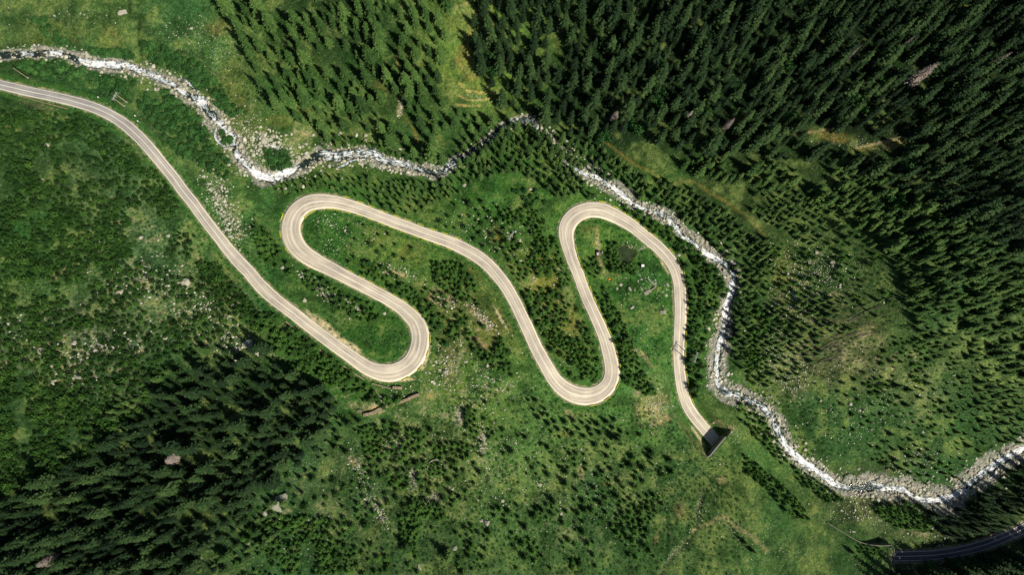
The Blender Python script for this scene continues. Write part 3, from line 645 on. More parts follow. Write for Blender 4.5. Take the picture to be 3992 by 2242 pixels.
# side arms of the stream
def arm(P, w, foam):
    L = catmull(P, 6); A = onto(L, H); z = smooth1(A[:, 2], 3) + .18
    A = np.column_stack([unproj(L, z), z]); nn = normals(A); s = arclen(A); hw = w * .5 * MPS * np.sin(np.linspace(.25, PI - .25, len(A)))
    VV = np.stack([np.column_stack([A[:, :2] + nn * (f * hw * (1 + .5 * (vn(s, s * 0 + f, 3, 4) - .5)))[:, None], z]) for f in np.linspace(-1, 1, 5)], 1)
    UV = np.stack([np.column_stack([s, np.full(len(s), f), np.full(len(s), foam)]) for f in np.linspace(-1, 1, 5)], 1)
    I = np.arange(VV.shape[0] * 5).reshape(-1, 5)
    F = np.stack([I[:-1, :-1], I[1:, :-1], I[1:, 1:], I[:-1, 1:]], -1).reshape(-1, 4)[:, ::-1]
    return VV.reshape(-1, 3), F, UV.reshape(-1, 3)
parts = [arm(*q) for q in [([(1000, 530), (1040, 560), (1075, 572), (1105, 585), (1125, 605)], 12, .75), ([(2335, 645), (2358, 680), (2375, 700), (2398, 728)], 12, .8), ([(2270, 606), (2284, 616)], 6, .9), ([(1290, 640), (1320, 652), (1345, 640), (1380, 625), (1430, 620)], 12, .7),
                            ([(700, 300), (740, 325), (760, 350), (775, 375)], 14, .6), ([(2860, 1210), (2852, 1250), (2840, 1285)], 14, .4), ([(3880, 1800), (3890, 1830), (3870, 1860), (3850, 1870)], 12, .7), ([(845, 500), (838, 530), (862, 560), (890, 580)], 14, .75), ([(470, 238), (500, 245), (530, 262)], 14, .6)]]
o_ = 0; Vs = []; Fs = []; Us = []
for v, f, u in parts: Vs.append(v); Fs.append(f + o_); Us.append(u); o_ += len(v)
tag(link('stream_side_arms', nmesh('stream_side_arms', np.vstack(Vs), np.vstack(Fs), M_WATER, uv=np.vstack(Us), smooth=True)), 'thin side channels of the stream between rocks', None, None, 'structure')
# pond
m_, nt_, b_ = mat('pond water', (.020, .036, .016), .12, .5)
gp = nt_.nodes.new('ShaderNodeNewGeometry').outputs['Position']
nt_.links.new(ramp(nt_, noise(nt_, gp, .35, 4), [(.35, (.018, .032, .014)), (.65, (.045, .065, .022))]), b_.inputs['Base Color'])
an = np.linspace(0, 2 * PI, 48, endpoint=False); r_ = 6.6 + .9 * np.sin(an * 3 + 1) + .6 * np.sin(an * 5) - .5 * np.cos(an * 2)
mb = MB(); mb.add([(PC[0], PC[1], zpond - .1)] + [(PC[0] + r * math.cos(t), PC[1] + r * math.sin(t), zpond - .1) for r, t in zip(r_, an)], [(0, i + 1, (i + 1) % 48 + 1) for i in range(48)])
tag(mb.build('pond', m_), 'small dark green pond inside the upper right bend', None, None, 'structure')

# ------------------------------------------------------------------ plant and rock prototypes (triangle soups: V, F, tint)
def spruce(seed, H_=1.0, R_=.13, whorls=20, nb=9, sprays=4, droop=.32, bare=.06, core=True):
    r = np.random.default_rng(seed); V = []; F = []; T = []
    def tri(a, b, c, t): V.extend([a, b, c]); F.append((len(V) - 3, len(V) - 2, len(V) - 1)); T.extend([t, t, t])
    up = np.array([0, 0, 1.0])
    for k in range(whorls):
        f = bare + (1 - bare) * (k / whorls) ** .92
        z0 = f * H_
        L0 = R_ * (1 - f) ** .66 * (1.0 if f > .12 else .85) + .012
        n = max(4, int(nb * (0.6 + 0.5 * (1 - f))))
        a0 = r.uniform(0, 2 * PI)
        for i in range(n):
            a = a0 + 2 * PI * i / n + r.normal(0, .13); L = L0 * r.uniform(.72, 1.16)
            dr = droop * (1 - .75 * f) + r.normal(0, .06)
            u = np.array([math.cos(a), math.sin(a), 0]); w = np.array([-u[1], u[0], 0])
            z = z0 + r.normal(0, .35 / whorls) * H_
            P = lambda q: u * (L * q) + up * (z - dr * L * q ** 1.4 + .16 * L * q ** 4)
            t = float(np.clip(.45 + r.normal(0, .14), .05, .95))
            ww = L * .16
            tri(P(.05) - w * ww * .6, P(.05) + w * ww * .6, P(1.0), t + .15)
            for j in range(sprays):
                q = (.25 + .7 * (j + .5) / sprays)
                sl = L * .42 * (1.15 - q) + L * .07
                for sg in (-1, 1):
                    b0 = P(q - .10); b1 = P(q + .10)
                    tip = P(min(q + .16, 1)) + w * sg * sl * r.uniform(.8, 1.15) - up * L * .10 * r.uniform(.2, 1.6)
                    tri(b0, b1, tip, t + r.normal(0, .07) + (.12 if q > .6 else -.08))
    # leader
    tri((-.012 * H_, 0, .93 * H_), (.012 * H_, 0, .93 * H_), (0, 0, 1.02 * H_), .7)
    tri((0, -.012 * H_, .93 * H_), (0, .012 * H_, .93 * H_), (0, 0, 1.02 * H_), .7)
    if core:
        n = 8
        for i in range(n):
            a = 2 * PI * i / n; b = 2 * PI * (i + 1) / n; q = R_ * .55
            tri((q * math.cos(a), q * math.sin(a), bare * H_), (q * math.cos(b), q * math.sin(b), bare * H_), (0, 0, .9 * H_), .12)
    return np.array(V), np.array(F), np.clip(np.array(T), 0, 1)

def bush(seed, lobes=5, cards=60, flat=.75):
    """rounded leafy clump, radius 1, many small leaf faces"""
    r = np.random.default_rng(seed); V = []; F = []; T = []
    cen = [(0, 0, .42, .62)] + [(math.cos(a) * .5 * r.uniform(.7, 1.1), math.sin(a) * .5 * r.uniform(.7, 1.1), r.uniform(.25, .6), r.uniform(.32, .52)) for a in np.linspace(0, 2 * PI, lobes, endpoint=False) + r.uniform(0, 1)]
    for cx, cy, cz, cr in cen:
        n = int(cards * (cr / .5) ** 2)
        tl = r.normal(0, .1)
        for i in range(n):
            g = r.normal(size=3); g[2] = abs(g[2]) * 1.1 - .25; g /= np.linalg.norm(g)
            p = np.array([cx, cy, cz * flat]) + g * cr * r.uniform(.72, 1.12) * np.array([1, 1, flat])
            p[2] = max(p[2], .02)
            t1 = np.cross(g, r.normal(size=3)); t1 /= np.linalg.norm(t1); t2 = np.cross(g, t1) + g * r.normal(0, .5)
            s1 = r.uniform(.10, .19)
            b = len(V); V.extend([p - t1 * s1 * .6, p + t1 * s1 * .6, p + t2 * s1 * 1.5 + g * s1 * .2]); F.append((b, b + 1, b + 2))
            tv = .45 + tl + r.normal(0, .16) + .18 * (p[2] - .3); T.extend([tv] * 3)
    return np.array(V), np.array(F), np.clip(np.array(T), 0, 1)

def ico(sub):
    p = (1 + 5 ** .5) / 2
    V = [(-1, p, 0), (1, p, 0), (-1, -p, 0), (1, -p, 0), (0, -1, p), (0, 1, p), (0, -1, -p), (0, 1, -p), (p, 0, -1), (p, 0, 1), (-p, 0, -1), (-p, 0, 1)]
    F = [(0, 11, 5), (0, 5, 1), (0, 1, 7), (0, 7, 10), (0, 10, 11), (1, 5, 9), (5, 11, 4), (11, 10, 2), (10, 7, 6), (7, 1, 8), (3, 9, 4), (3, 4, 2), (3, 2, 6), (3, 6, 8), (3, 8, 9), (4, 9, 5), (2, 4, 11), (6, 2, 10), (8, 6, 7), (9, 8, 1)]
    V = [np.array(v) / np.linalg.norm(v) for v in V]
    for _ in range(sub):
        c = {}; G = []
        def mid(a, b):
            k = (min(a, b), max(a, b))
            if k not in c: m = V[a] + V[b]; V.append(m / np.linalg.norm(m)); c[k] = len(V) - 1
            return c[k]
        for a, b, d_ in F:
            x, y, z = mid(a, b), mid(b, d_), mid(d_, a); G += [(a, x, z), (b, y, x), (d_, z, y), (x, y, z)]
        F = G
    return np.array(V), np.array(F)
def rock(seed, sub=1, cuts=6):
    r = np.random.default_rng(seed); V, F = ico(sub); V = V.copy()
    for _ in range(cuts):
        n = r.normal(size=3); n /= np.linalg.norm(n); h = r.uniform(.45, .8)
        dd = V @ n; V -= np.maximum(dd - h, 0)[:, None] * n
    V += r.normal(0, .035, V.shape)
    V *= np.array([1, r.uniform(.6, .95), r.uniform(.45, .75)])
    return V, F, np.full(len(V), .5)

P_SPR = [spruce(i, whorls=16, nb=9, sprays=5) for i in range(5)]
P_SPRL = [spruce(20 + i, whorls=14, nb=8, sprays=3) for i in range(4)]
P_YNG = [spruce(40 + i, R_=.38, whorls=8, nb=8, sprays=3, droop=.12, bare=.03) for i in range(5)]
BSC = lambda p: (p[0] * np.array([.38, .38, 1.]), p[1], p[2])
P_SCRUB = [BSC(bush(70 + i, lobes=4, cards=46, flat=.8)) for i in range(5)]
P_YMIX = P_YNG[:3] + P_SCRUB[:2] + P_YNG[3:]
P_DEAD = [spruce(60 + i, R_=.13, whorls=20, nb=8, sprays=1, droop=.25, core=False) for i in range(2)]
P_BUSH = [bush(80 + i) for i in range(4)]
P_SHR = [bush(90 + i, lobes=3, cards=26, flat=.8) for i in range(4)]
P_ROCK = [rock(100 + i, 2, 8) for i in range(6)]
P_PEB = [rock(120 + i, 1, 5) for i in range(6)]

def merged(protos, T):
    """T rows: x y z sx sz rot tint ; returns one triangle mesh of all of them"""
    Vs = []; Fs = []; Ts = []; o = 0
    pick = np.arange(len(T)) % len(protos)
    for k, (V, F, t) in enumerate(protos):
        Q = T[pick == k]
        if not len(Q): continue
        ca, sa = np.cos(Q[:, 5])[:, None], np.sin(Q[:, 5])[:, None]
        x = (V[:, 0] * ca - V[:, 1] * sa) * Q[:, 3:4] + Q[:, 0:1]; y = (V[:, 0] * sa + V[:, 1] * ca) * Q[:, 3:4] + Q[:, 1:2]
        z = V[:, 2] * Q[:, 4:5] + Q[:, 2:3]
        Vs.append(np.stack([x, y, z], -1).reshape(-1, 3))
        Fs.append((F[None] + (np.arange(len(Q)) * len(V))[:, None, None]).reshape(-1, 3) + o); o += len(Q) * len(V)
        Ts.append((t[None] + Q[:, 6:7]).ravel())
    return np.vstack(Vs), np.vstack(Fs), np.concatenate(Ts)

# ------------------------------------------------------------------ landmarks for labels
LM = [(280, 110, 'the grassy patch above the stream at top left'), (110, 290, 'the leaning wooden pole'), (470, 390, 'the left power pylon'), (250, 380, 'the start of the road at far left'), (520, 510, 'the first gentle curve of the road'),
 (800, 400, 'the waterfall in the upper left stream'), (780, 840, 'the long straight road'), (460, 1130, 'the largest pale rock on the left slope'), (390, 1360, 'the flat grey outcrop on the left slope'), (200, 900, 'the left edge of the slope'), (120, 1500, 'the lower left scree'),
 (860, 230, 'the left edge of the big spruce wood'), (1250, 150, 'the spruce wood at top centre'), (1560, 420, 'the dirt gully in the spruce wood'), (1840, 300, 'the grassy clearing at top centre'), (1050, 680, 'the bright rapids left of the pond bend'), (1230, 620, 'the dark stream pool'), (1420, 600, 'the boulder rapids at centre left'), (1880, 580, 'the shaded stream gorge'),
 (1150, 850, 'the top of the first hairpin'), (1400, 930, 'the meadow inside the first hairpin'), (1540, 1060, 'the tan rock face in the middle'), (1300, 1190, 'the bushy strip between the road legs'), (1500, 1350, 'the bottom of the second hairpin'), (1730, 1165, 'the pale bare ground in the middle'), (1870, 1330, 'the reddish bare ground in the middle'),
 (1990, 920, 'the middle power pylon'), (2130, 1100, 'the yellow grass between the road legs'), (2120, 1380, 'the shrubs in the third loop'), (2280, 1500, 'the bottom of the third hairpin'), (2300, 840, 'the top of the fourth hairpin'), (2328, 987, 'the parked car'), (2440, 991, 'the green pond'), (2530, 1115, 'the ruined stone wall'), (2480, 1300, 'the meadow right of the fourth loop'), (2540, 1590, 'the dry pale grass patch'),
 (2700, 1395, 'the right power pylon'), (2790, 1740, 'the upper tunnel mouth'), (2700, 1950, 'the bare patch below the upper tunnel'), (2250, 1640, 'the dark tree row below the third hairpin'), (2150, 1950, 'the stony meadow at bottom centre'), (1705, 1820, 'the round stone wall'), (1610, 1860, 'the crescent of pale rubble'), (1520, 1600, 'the long tan wall'), (1093, 1964, 'the big flat slab at bottom left'), (1250, 2100, 'the dark scrub at bottom'), (1600, 2180, 'the bottom edge left of centre'),
 (666, 1793, 'the round dead grey tree'), (900, 1550, 'the spruce wood below the long straight road'), (300, 2050, 'the dark wood in the lower left corner'), (600, 2100, 'the bottom edge of the lower left wood'), (2399, 448, 'the brown dead tree'), (2845, 485, 'the bristly dead tree'), (2300, 180, 'the tall dark wood at top'), (2850, 180, 'the streaky spruces at top right'), (3600, 285, 'the big grey dead tree'), (3850, 150, 'the top right corner'), (3330, 550, 'the ochre bare slope'),
 (2600, 640, 'the path through the wood'), (2900, 850, 'the end of the forest path'), (2855, 1110, 'the cascade at the right'), (3250, 1080, 'the stony meadow on the right slope'), (3320, 1330, 'the fallen logs'), (3700, 900, 'the dark wood on the right'), (3850, 1300, 'the right edge of the wood'), (3150, 1700, 'the meadow right of the stream'), (3700, 1650, 'the scattered spruces at lower right'), (3050, 2000, 'the meadow below the upper tunnel'), (3360, 2090, 'the curved wall shadow'), (3500, 2171, 'the lower tunnel mouth'), (3850, 1980, 'the dark grove by the lower road'), (3650, 1940, 'the last rapids at lower right'), (3900, 1750, 'the stream at the right edge')]
LMa = np.array([(a, b) for a, b, _ in LM])
def describe(px, adj, noun):
    """labels for a set of things: nearest landmark + direction, then end-most members of each bunch singled out"""
    keys = []
    for (u, v), ad in zip(px, adj):
        dd = np.hypot(LMa[:, 0] - u, LMa[:, 1] - v); i = int(dd.argmin()); dx, dy = u - LMa[i, 0], v - LMa[i, 1]
        w = 'beside' if dd[i] < 45 else ('right of' if dx > 0 else 'left of') if abs(dx) > abs(dy) else ('below' if dy > 0 else 'above')
        keys.append((ad, w + ' ' + LM[i][2]))
    out = [None] * len(keys); by = {}
    for i, k in enumerate(keys): by.setdefault(k, []).append(i)
    for (ad, w), m in by.items():
        if len(m) == 1: out[m[0]] = f'{ad} {noun} {w}'; continue
        m.sort(key=lambda i: px[i][0])
        names = {m[0]: 'leftmost', m[-1]: 'rightmost'}
        if len(m) > 3:
            r_ = sorted(m[1:-1], key=lambda i: px[i][1]); names[r_[0]] = 'uppermost'
            if len(r_) > 1: names[r_[-1]] = 'lowest'
        elif len(m) == 3: names[m[1]] = 'middle'
        for i in m: out[i] = (names[i] + ' ' if i in names else '') + f'{ad} {noun} {w}'
    return out

# ------------------------------------------------------------------ scatter
DRg = np.minimum(dR - eR[..., 1], dR2 - eR2[..., 1]); DWg = dV - eV[..., 1]
taken = {}
def near(u, v, r, g=24):
    a, b = int(u // g), int(v // g); k = int(r // g) + 1
    for i in range(a - k, a + k + 1):
        for j in range(b - k, b + k + 1):
            for (x, y, q) in taken.get((i, j), ()):
                if (x - u) ** 2 + (y - v) ** 2 < (.5 * (r + q)) ** 2: return True
    return False
def put(u, v, r, g=24): taken.setdefault((int(u // g), int(v // g)), []).append((u, v, r))
NAD = np.array([1895.0, 1474.0])
HOLES = []      # (poly) kept free of trees
HOLES.append([(1745, -40), (1825, -40), (1838, 60), (1835, 160), (1850, 200), (1872, 280), (1935, 400), (1965, 440), (1900, 455), (1830, 430), (1760, 415), (1712, 350), (1720, 250), (1738, 130)])
HOLES.append([(3140, 500), (3240, 480), (3300, 500), (3480, 505), (3580, 520), (3560, 590), (3400, 600), (3240, 590), (3140, 570)])
HOLES.append([(2310, 520), (2430, 585), (2580, 690), (2565, 710), (2420, 620), (2310, 545)])
HOLES.append([(2620, 708), (2700, 702), (2770, 740), (2860, 800), (2990, 925), (2975, 940), (2850, 825), (2750, 765), (2690, 728), (2620, 735)])
HOLES.append([(1540, 190), (1560, 190), (1570, 400), (1600, 480), (1590, 500), (1552, 440)])
HOLES.append([(1630, 445), (1660, 445), (1740, 560), (1720, 575)])
HOLES.append([(2375, 415), (2425, 415), (2425, 480), (2375, 480)])
HOLES.append([(2800, 455), (2880, 455), (2880, 520), (2800, 520)])
HOLES.append([(3520, 215), (3680, 215), (3650, 340), (3520, 350)])
HOLES.append([(610, 1765), (725, 1765), (725, 1825), (610, 1825)])
HOLES = [np.array(h, float) for h in HOLES]
def scatter(poly, gap, n, hr, ratio=.5, clear=1.2, water=1.0, den=None, hole=True, rad=None, seed=None):
    """dart throwing inside a photo-space outline; hr = height range in metres; result rows: u v h"""
    P = np.array(poly, float); lo = P.min(0); hi = P.max(0); out = []
    r = np.random.default_rng(seed if seed is not None else int(abs(P.sum())) % 99991)
    tries = n * 14
    q = r.uniform(lo, hi, (tries, 2)); ok = inpoly(q[:, 0], q[:, 1], P); q = q[ok]
    for h in HOLES if hole else []: q = q[~inpoly(q[:, 0], q[:, 1], h)]
    hh = hr[0] + (hr[1] - hr[0]) * r.beta(1.2, 1.7, len(q))
    base = NAD + (q - NAD) * (1 - .45 * hh[:, None] / HC)
    if len(base) == 0: return out
    W = onto(base, H)
    fr = samp(DRg, W[:, 0], W[:, 1]); fw = samp(DWg, W[:, 0], W[:, 1])
    R0 = hh * ratio
    ok = (fr > clear + R0 * .35) & (fw > water + R0 * .1) & (samp(dP, W[:, 0], W[:, 1]) > .3)
    if den is not None: ok &= r.random(len(q)) < den(q[:, 0], q[:, 1])
    gn = .55 + 1.0 * fbm(q[:, 0], q[:, 1], 70, 99, 3)
    for i in np.nonzero(ok)[0]:
        g_ = gap * gn[i] * (.6 + .6 * (hh[i] - hr[0]) / max(hr[1] - hr[0], .1))
        if near(base[i, 0], base[i, 1], g_): continue
        put(base[i, 0], base[i, 1], g_)
        out.append((W[i, 0], W[i, 1], W[i, 2], hh[i], R0[i] * r.uniform(.72, 1.28), r.uniform(0, 2 * PI), r.normal(0, .17), q[i, 0], q[i, 1]))
        if len(out) >= n: break
    return out
clump = lambda sc, th, s: (lambda u, v: sm(th - .08, th + .08, fbm(u, v, sc, s, 3)))

old = []; spr = []; mid_ = []; yng = []; dwf = []; ald = []; dot = []
# tall spruce woods whose needles carry painted shade
old += scatter([(1840, -60), (2300, -60), (2900, -60), (3500, -60), (4060, -60), (4060, 1000), (3800, 860), (3600, 740), (3300, 640), (3050, 620), (2850, 560), (2700, 600), (2500, 480), (2330, 500), (2230, 520), (2150, 470), (2040, 430), (1990, 430), (1880, 280), (1850, 180)], 41, 1150, (10, 29), .175, den=clump(120, .26, 61), seed=1)
old += scatter([(1010, 1340), (1090, 1420), (1210, 1500), (1330, 1570), (1300, 1640), (1220, 1780), (1100, 1850), (1000, 1930), (960, 2060), (800, 2160), (720, 2300), (-60, 2300), (-60, 1990), (120, 1890), (330, 1790), (440, 1700), (560, 1560), (660, 1500), (820, 1430), (880, 1370)], 36, 600, (6, 25), .185, den=clump(100, .40, 62), seed=2)
old += scatter([(3640, 1950), (3800, 1880), (3900, 1850), (4060, 1800), (4060, 1990), (3900, 2060), (3780, 2090), (3660, 2100)], 34, 60, (11, 20), .17, water=4, seed=3)
old += scatter([(3500, 2262), (4200, 2140), (4300, 2200), (4200, 2500), (3480, 2500)], 38, 120, (24, 31), .15, seed=33)
# spruce wood top centre
spr += scatter([(850, -60), (1745, -60), (1735, 130), (1715, 260), (1700, 350), (1740, 420), (1900, 460), (1985, 445), (1950, 480), (1880, 540), (1800, 590), (1730, 625), (1600, 610), (1440, 570), (1300, 560), (1250, 540), (1180, 470), (1110, 410), (1000, 390), (985, 250), (930, 130), (870, 60)], 44, 440, (8, 26), .19, den=clump(110, .42, 5), seed=4)
spr += scatter([(2640, 640), (2820, 580), (3060, 640), (3340, 660), (3640, 790), (4060, 1080), (4060, 1500), (3900, 1400), (3700, 1180), (3600, 1020), (3380, 900), (3280, 800), (3000, 720), (2800, 700)], 30, 620, (7, 19), .20, den=clump(90, .38, 63), seed=5)
# middle sized dark spruces east of the stream
mid_ += scatter([(2330, 560), (2440, 620), (2600, 690), (2750, 740), (2880, 830), (3000, 930), (3020, 1030), (2960, 1110), (2920, 1300), (2900, 1480), (2850, 1380), (2880, 1200), (2880, 1060), (2800, 960), (2700, 880), (2600, 800), (2500, 770), (2430, 700), (2340, 650), (2230, 600), (2150, 500), (2250, 520)], 23, 620, (7, 13), .19, seed=6)
mid_ += scatter([(3270, 800), (3400, 900), (3600, 1030), (3700, 1180), (3850, 1380), (4060, 1540), (4060, 1720), (3860, 1740), (3730, 1680), (3820, 1560), (3720, 1450), (3600, 1340), (3560, 1200), (3480, 1100), (3500, 1000), (3260, 900)], 24, 420, (3, 13), .2, den=clump(90, .42, 64), seed=7)
mid_ += scatter([(3020, 1190), (3160, 1150), (3380, 1150), (3480, 1180), (3420, 1280), (3300, 1300), (3200, 1380), (3100, 1480), (2980, 1520), (2960, 1400), (2980, 1280)], 26, 190, (5, 9), .22, den=clump(90, .42, 8), seed=8)
mid_ += scatter([(2960, 700), (3150, 750), (3290, 800), (3270, 900), (3150, 960), (3050, 900), (2940, 820)], 22, 170, (4, 9), .22, den=clump(70, .40, 65), seed=9)
mid_ += scatter([(2100, 560), (2230, 650), (2330, 770), (2260, 760), (2180, 770), (2100, 700), (1980, 660), (1900, 690), (1780, 720), (1720, 700), (1850, 640), (1960, 560), (2030, 510)], 24, 190, (8, 15), .17, seed=10)
mid_ += scatter([(1060, 705), (1150, 700), (1280, 690), (1380, 680), (1500, 700), (1650, 710), (1760, 730), (1820, 740), (1700, 790), (1620, 830), (1560, 840), (1440, 790), (1330, 760), (1200, 745), (1090, 770)], 23, 230, (5, 10), .2, seed=11)
mid_ += scatter([(3500, 1500), (3900, 1480), (4060, 1560), (4060, 1700), (3880, 1760), (3760, 1860), (3600, 1880), (3500, 1820), (3480, 1700)], 34, 90, (3, 10), .24, water=8, den=clump(90, .42, 71), seed=12)
mid_ += scatter([(2060, 1560), (2120, 1570), (2180, 1640), (2320, 1650), (2400, 1640), (2440, 1700), (2420, 1740), (2370, 1700), (2270, 1710), (2200, 1690), (2110, 1650)], 26, 60, (5, 9), .24, seed=13)
mid_ += [r for q in [((2405, 1710), 13), ((2150, 1750), 8), ((2220, 1850), 9), ((2055, 1710), 7), ((1740, 2180), 15), ((1755, 1930), 9), ((1800, 1950), 8), ((1880, 1840), 8), ((1780, 1850), 8), ((2545, 1790), 7), ((2550, 1825), 6), ((2365, 1780), 7), ((2355, 1845), 7), ((2000, 1770), 9), ((2205, 1895), 8), ((1590, 2130), 11), ((2165, 1960), 9), ((2050, 2070), 9), ((2120, 1990), 7), ((2320, 1910), 7), ((2930, 2150), 9), ((2900, 2120), 7), ((3330, 2160), 6)]
         for r in scatter([(q[0][0] - 9, q[0][1] - 9), (q[0][0] + 9, q[0][1] - 9), (q[0][0] + 9, q[0][1] + 9), (q[0][0] - 9, q[0][1] + 9)], 4, 1, (q[1], q[1] + 1), .24)]
mid_ += scatter([(1790, 600), (1900, 540), (1980, 475), (2060, 470), (2130, 520), (2200, 600), (2150, 620), (2040, 520), (1960, 560), (1860, 640), (1790, 660)], 22, 60, (13, 19), .17, water=-1, seed=66)
mid_ += scatter([(2160, 560), (2250, 610), (2360, 650), (2400, 690), (2340, 700), (2230, 640)], 22, 24, (9, 14), .18, water=-.5, seed=67)
mid_ += scatter([(1330, 1560), (1420, 1620), (1380, 1760), (1290, 1860), (1180, 1930), (1080, 2080), (900, 2242), (760, 2242), (1000, 2000), (1190, 1820), (1260, 1680)], 30, 120, (4, 14), .21, den=clump(80, .46, 68), seed=68)
mid_ += scatter([(560, 1540), (800, 1400), (900, 1340), (780, 1340), (520, 1450), (300, 1700), (60, 1850), (60, 1900), (440, 1700)], 30, 60, (5, 13), .21, den=clump(70, .46, 69), seed=69)
# young pines and spruces of the middle
def Y_(poly, gap, n, hr=(3.0, 6.0), ratio=.30, **k): yng.extend(scatter(poly, gap * .95, n, (hr[0] * 1.1, hr[1] * 1.2), .39, **k))
Y_([(1360, 1000), (1500, 1040), (1560, 1090), (1680, 1130), (1790, 1180), (1840, 1260), (1960, 1290), (1990, 1400), (2010, 1480), (1930, 1440), (1800, 1330), (1720, 1350), (1680, 1290), (1640, 1200), (1540, 1140), (1440, 1080), (1340, 1040)], 17, 420, den=clump(50, .46, 11))
Y_([(1680, 1020), (1800, 1030), (1850, 1100), (1880, 1200), (1780, 1160), (1700, 1110)], 18, 110, den=clump(50, .38, 12))
Y_([(1960, 820), (2080, 800), (2150, 880), (2190, 1000), (2240, 1120), (2290, 1250), (2340, 1400), (2330, 1490), (2240, 1480), (2160, 1380), (2100, 1280), (2060, 1180), (2000, 1060), (1960, 960)], 17, 520, den=clump(50, .46, 13))
Y_([(2300, 1080), (2380, 1140), (2440, 1260), (2490, 1400), (2560, 1540), (2510, 1540), (2430, 1480), (2400, 1400), (2360, 1260), (2320, 1180)], 16, 190, den=clump(60, .36, 14))
Y_([(1190, 1060), (1260, 1090), (1340, 1150), (1450, 1190), (1480, 1250), (1400, 1250), (1330, 1210), (1240, 1150), (1180, 1110)], 17, 100, den=clump(50, .36, 15))
Y_([(1000, 860), (1060, 930), (1120, 1010), (1140, 1080), (1090, 1060), (1030, 1010), (980, 930)], 17, 60, den=clump(50, .42, 16))
Y_([(1000, 1220), (1090, 1230), (1200, 1330), (1350, 1440), (1480, 1540), (1560, 1560), (1500, 1600), (1400, 1560), (1280, 1500), (1140, 1430), (1040, 1340)], 18, 240, (3.5, 7), den=clump(50, .44, 17))
Y_([(2380, 950), (2420, 950), (2420, 1020), (2480, 1040), (2480, 1070), (2390, 1060), (2375, 1000)], 14, 50)
Y_([(2330, 1000), (2350, 1060), (2330, 1090), (2290, 1070), (2280, 1020)], 18, 14)
Y_([(2580, 860), (2680, 920), (2760, 1010), (2830, 1090), (2840, 1140), (2760, 1300), (2740, 1480), (2720, 1560), (2680, 1480), (2680, 1300), (2690, 1180), (2680, 1060), (2620, 960), (2540, 890), (2400, 800), (2420, 790)], 20, 260, (4, 8), .26, den=clump(60, .40, 18))
Y_([(1750, 800), (1900, 780), (1990, 820), (1950, 1000), (1880, 960), (1780, 900), (1700, 870)], 34, 60, (3, 6))
Y_([(1340, 850), (1480, 900), (1620, 950), (1600, 1020), (1440, 1000), (1380, 940)], 44, 24, (3, 5.5))
Y_([(1400, 1660), (1520, 1650), (1640, 1670), (1640, 1760), (1560, 1800), (1480, 1810), (1420, 1760)], 19, 75, den=clump(45, .40, 19))
Y_([(1505, 1830), (1600, 1830), (1590, 1920), (1530, 1910)], 17, 18); Y_([(1670, 1810), (1740, 1810), (1740, 1860), (1670, 1855)], 14, 20, (2, 4))
Y_([(1600, 1940), (1700, 1960), (1740, 2020), (1650, 2030), (1600, 2000)], 18, 30); Y_([(1810, 1600), (1860, 1620), (1870, 1700), (1820, 1680)], 20, 14)
Y_([(1680, 1740), (1800, 1720), (1840, 1780), (1780, 1820), (1700, 1790)], 20, 34); Y_([(1560, 2020), (1640, 2010), (1620, 2160), (1570, 2160)], 17, 40)
Y_([(2420, 1960), (2560, 1930), (2600, 1960), (2540, 2040), (2520, 2130), (2440, 2150), (2400, 2080)], 20, 80, (3, 6)); Y_([(2000, 1660), (2600, 1700), (2640, 1900), (2560, 2200), (1900, 2242), (1900, 1800)], 24, 140, (2.0, 6.5), den=clump(80, .57, 20))
Y_([(1360, 1840), (1900, 1560), (1980, 1700), (1900, 2242), (1400, 2242), (1300, 2000)], 22, 130, (2.0, 6), den=clump(80, .56, 21))
Y_([(1000, 2010), (1350, 2030), (1420, 2242), (900, 2260), (940, 2100)], 19, 260, (2.0, 5), .34, den=clump(60, .46, 22))
Y_([(2880, 1560), (2960, 1600), (3080, 1780), (3060, 1820), (2980, 1740), (2890, 1640)], 19, 70, (3, 5)); Y_([(2900, 1770), (3000, 1850), (3120, 1960), (3160, 2030), (3090, 2020), (3000, 1920), (2920, 1850)], 15, 140, (3, 5.5))
Y_([(3100, 1820), (3230, 1900), (3290, 1950), (3230, 1960), (3120, 1890)], 18, 60, (2.5, 4.5)); Y_([(3400, 1980), (3560, 1960), (3640, 2000), (3640, 2080), (3500, 2060)], 18, 110, (3, 6)); Y_([(3345, 2125), (3440, 2140), (3440, 2170), (3350, 2160)], 14, 30, (2, 4))
Y_([(2940, 940), (3350, 940), (3560, 1080), (3500, 1180), (3000, 1200), (2930, 1080)], 26, 170, (2.2, 5), den=clump(70, .48, 23))
Y_([(2900, 1200), (3000, 1200), (3000, 1500), (2930, 1500), (2880, 1400)], 22, 110, (3, 6)); Y_([(3480, 1300), (4060, 1440), (4060, 1760), (3900, 1760), (3600, 1900), (3400, 1800), (3380, 1500)], 22, 190, (2.0, 5), .34, den=clump(80, .50, 24))
Y_([(3250, 1480), (3500, 1380), (3500, 1600), (3300, 1700)], 46, 50, (2.5, 5))
Y_([(1790, 1000), (1800, 1060), (1870, 1130), (1850, 1160)], 18, 10)
Y_([(1250, 560), (1330, 520), (1440, 560), (1640, 620), (1660, 650), (1500, 600), (1250, 585)], 20, 80, (4, 8))
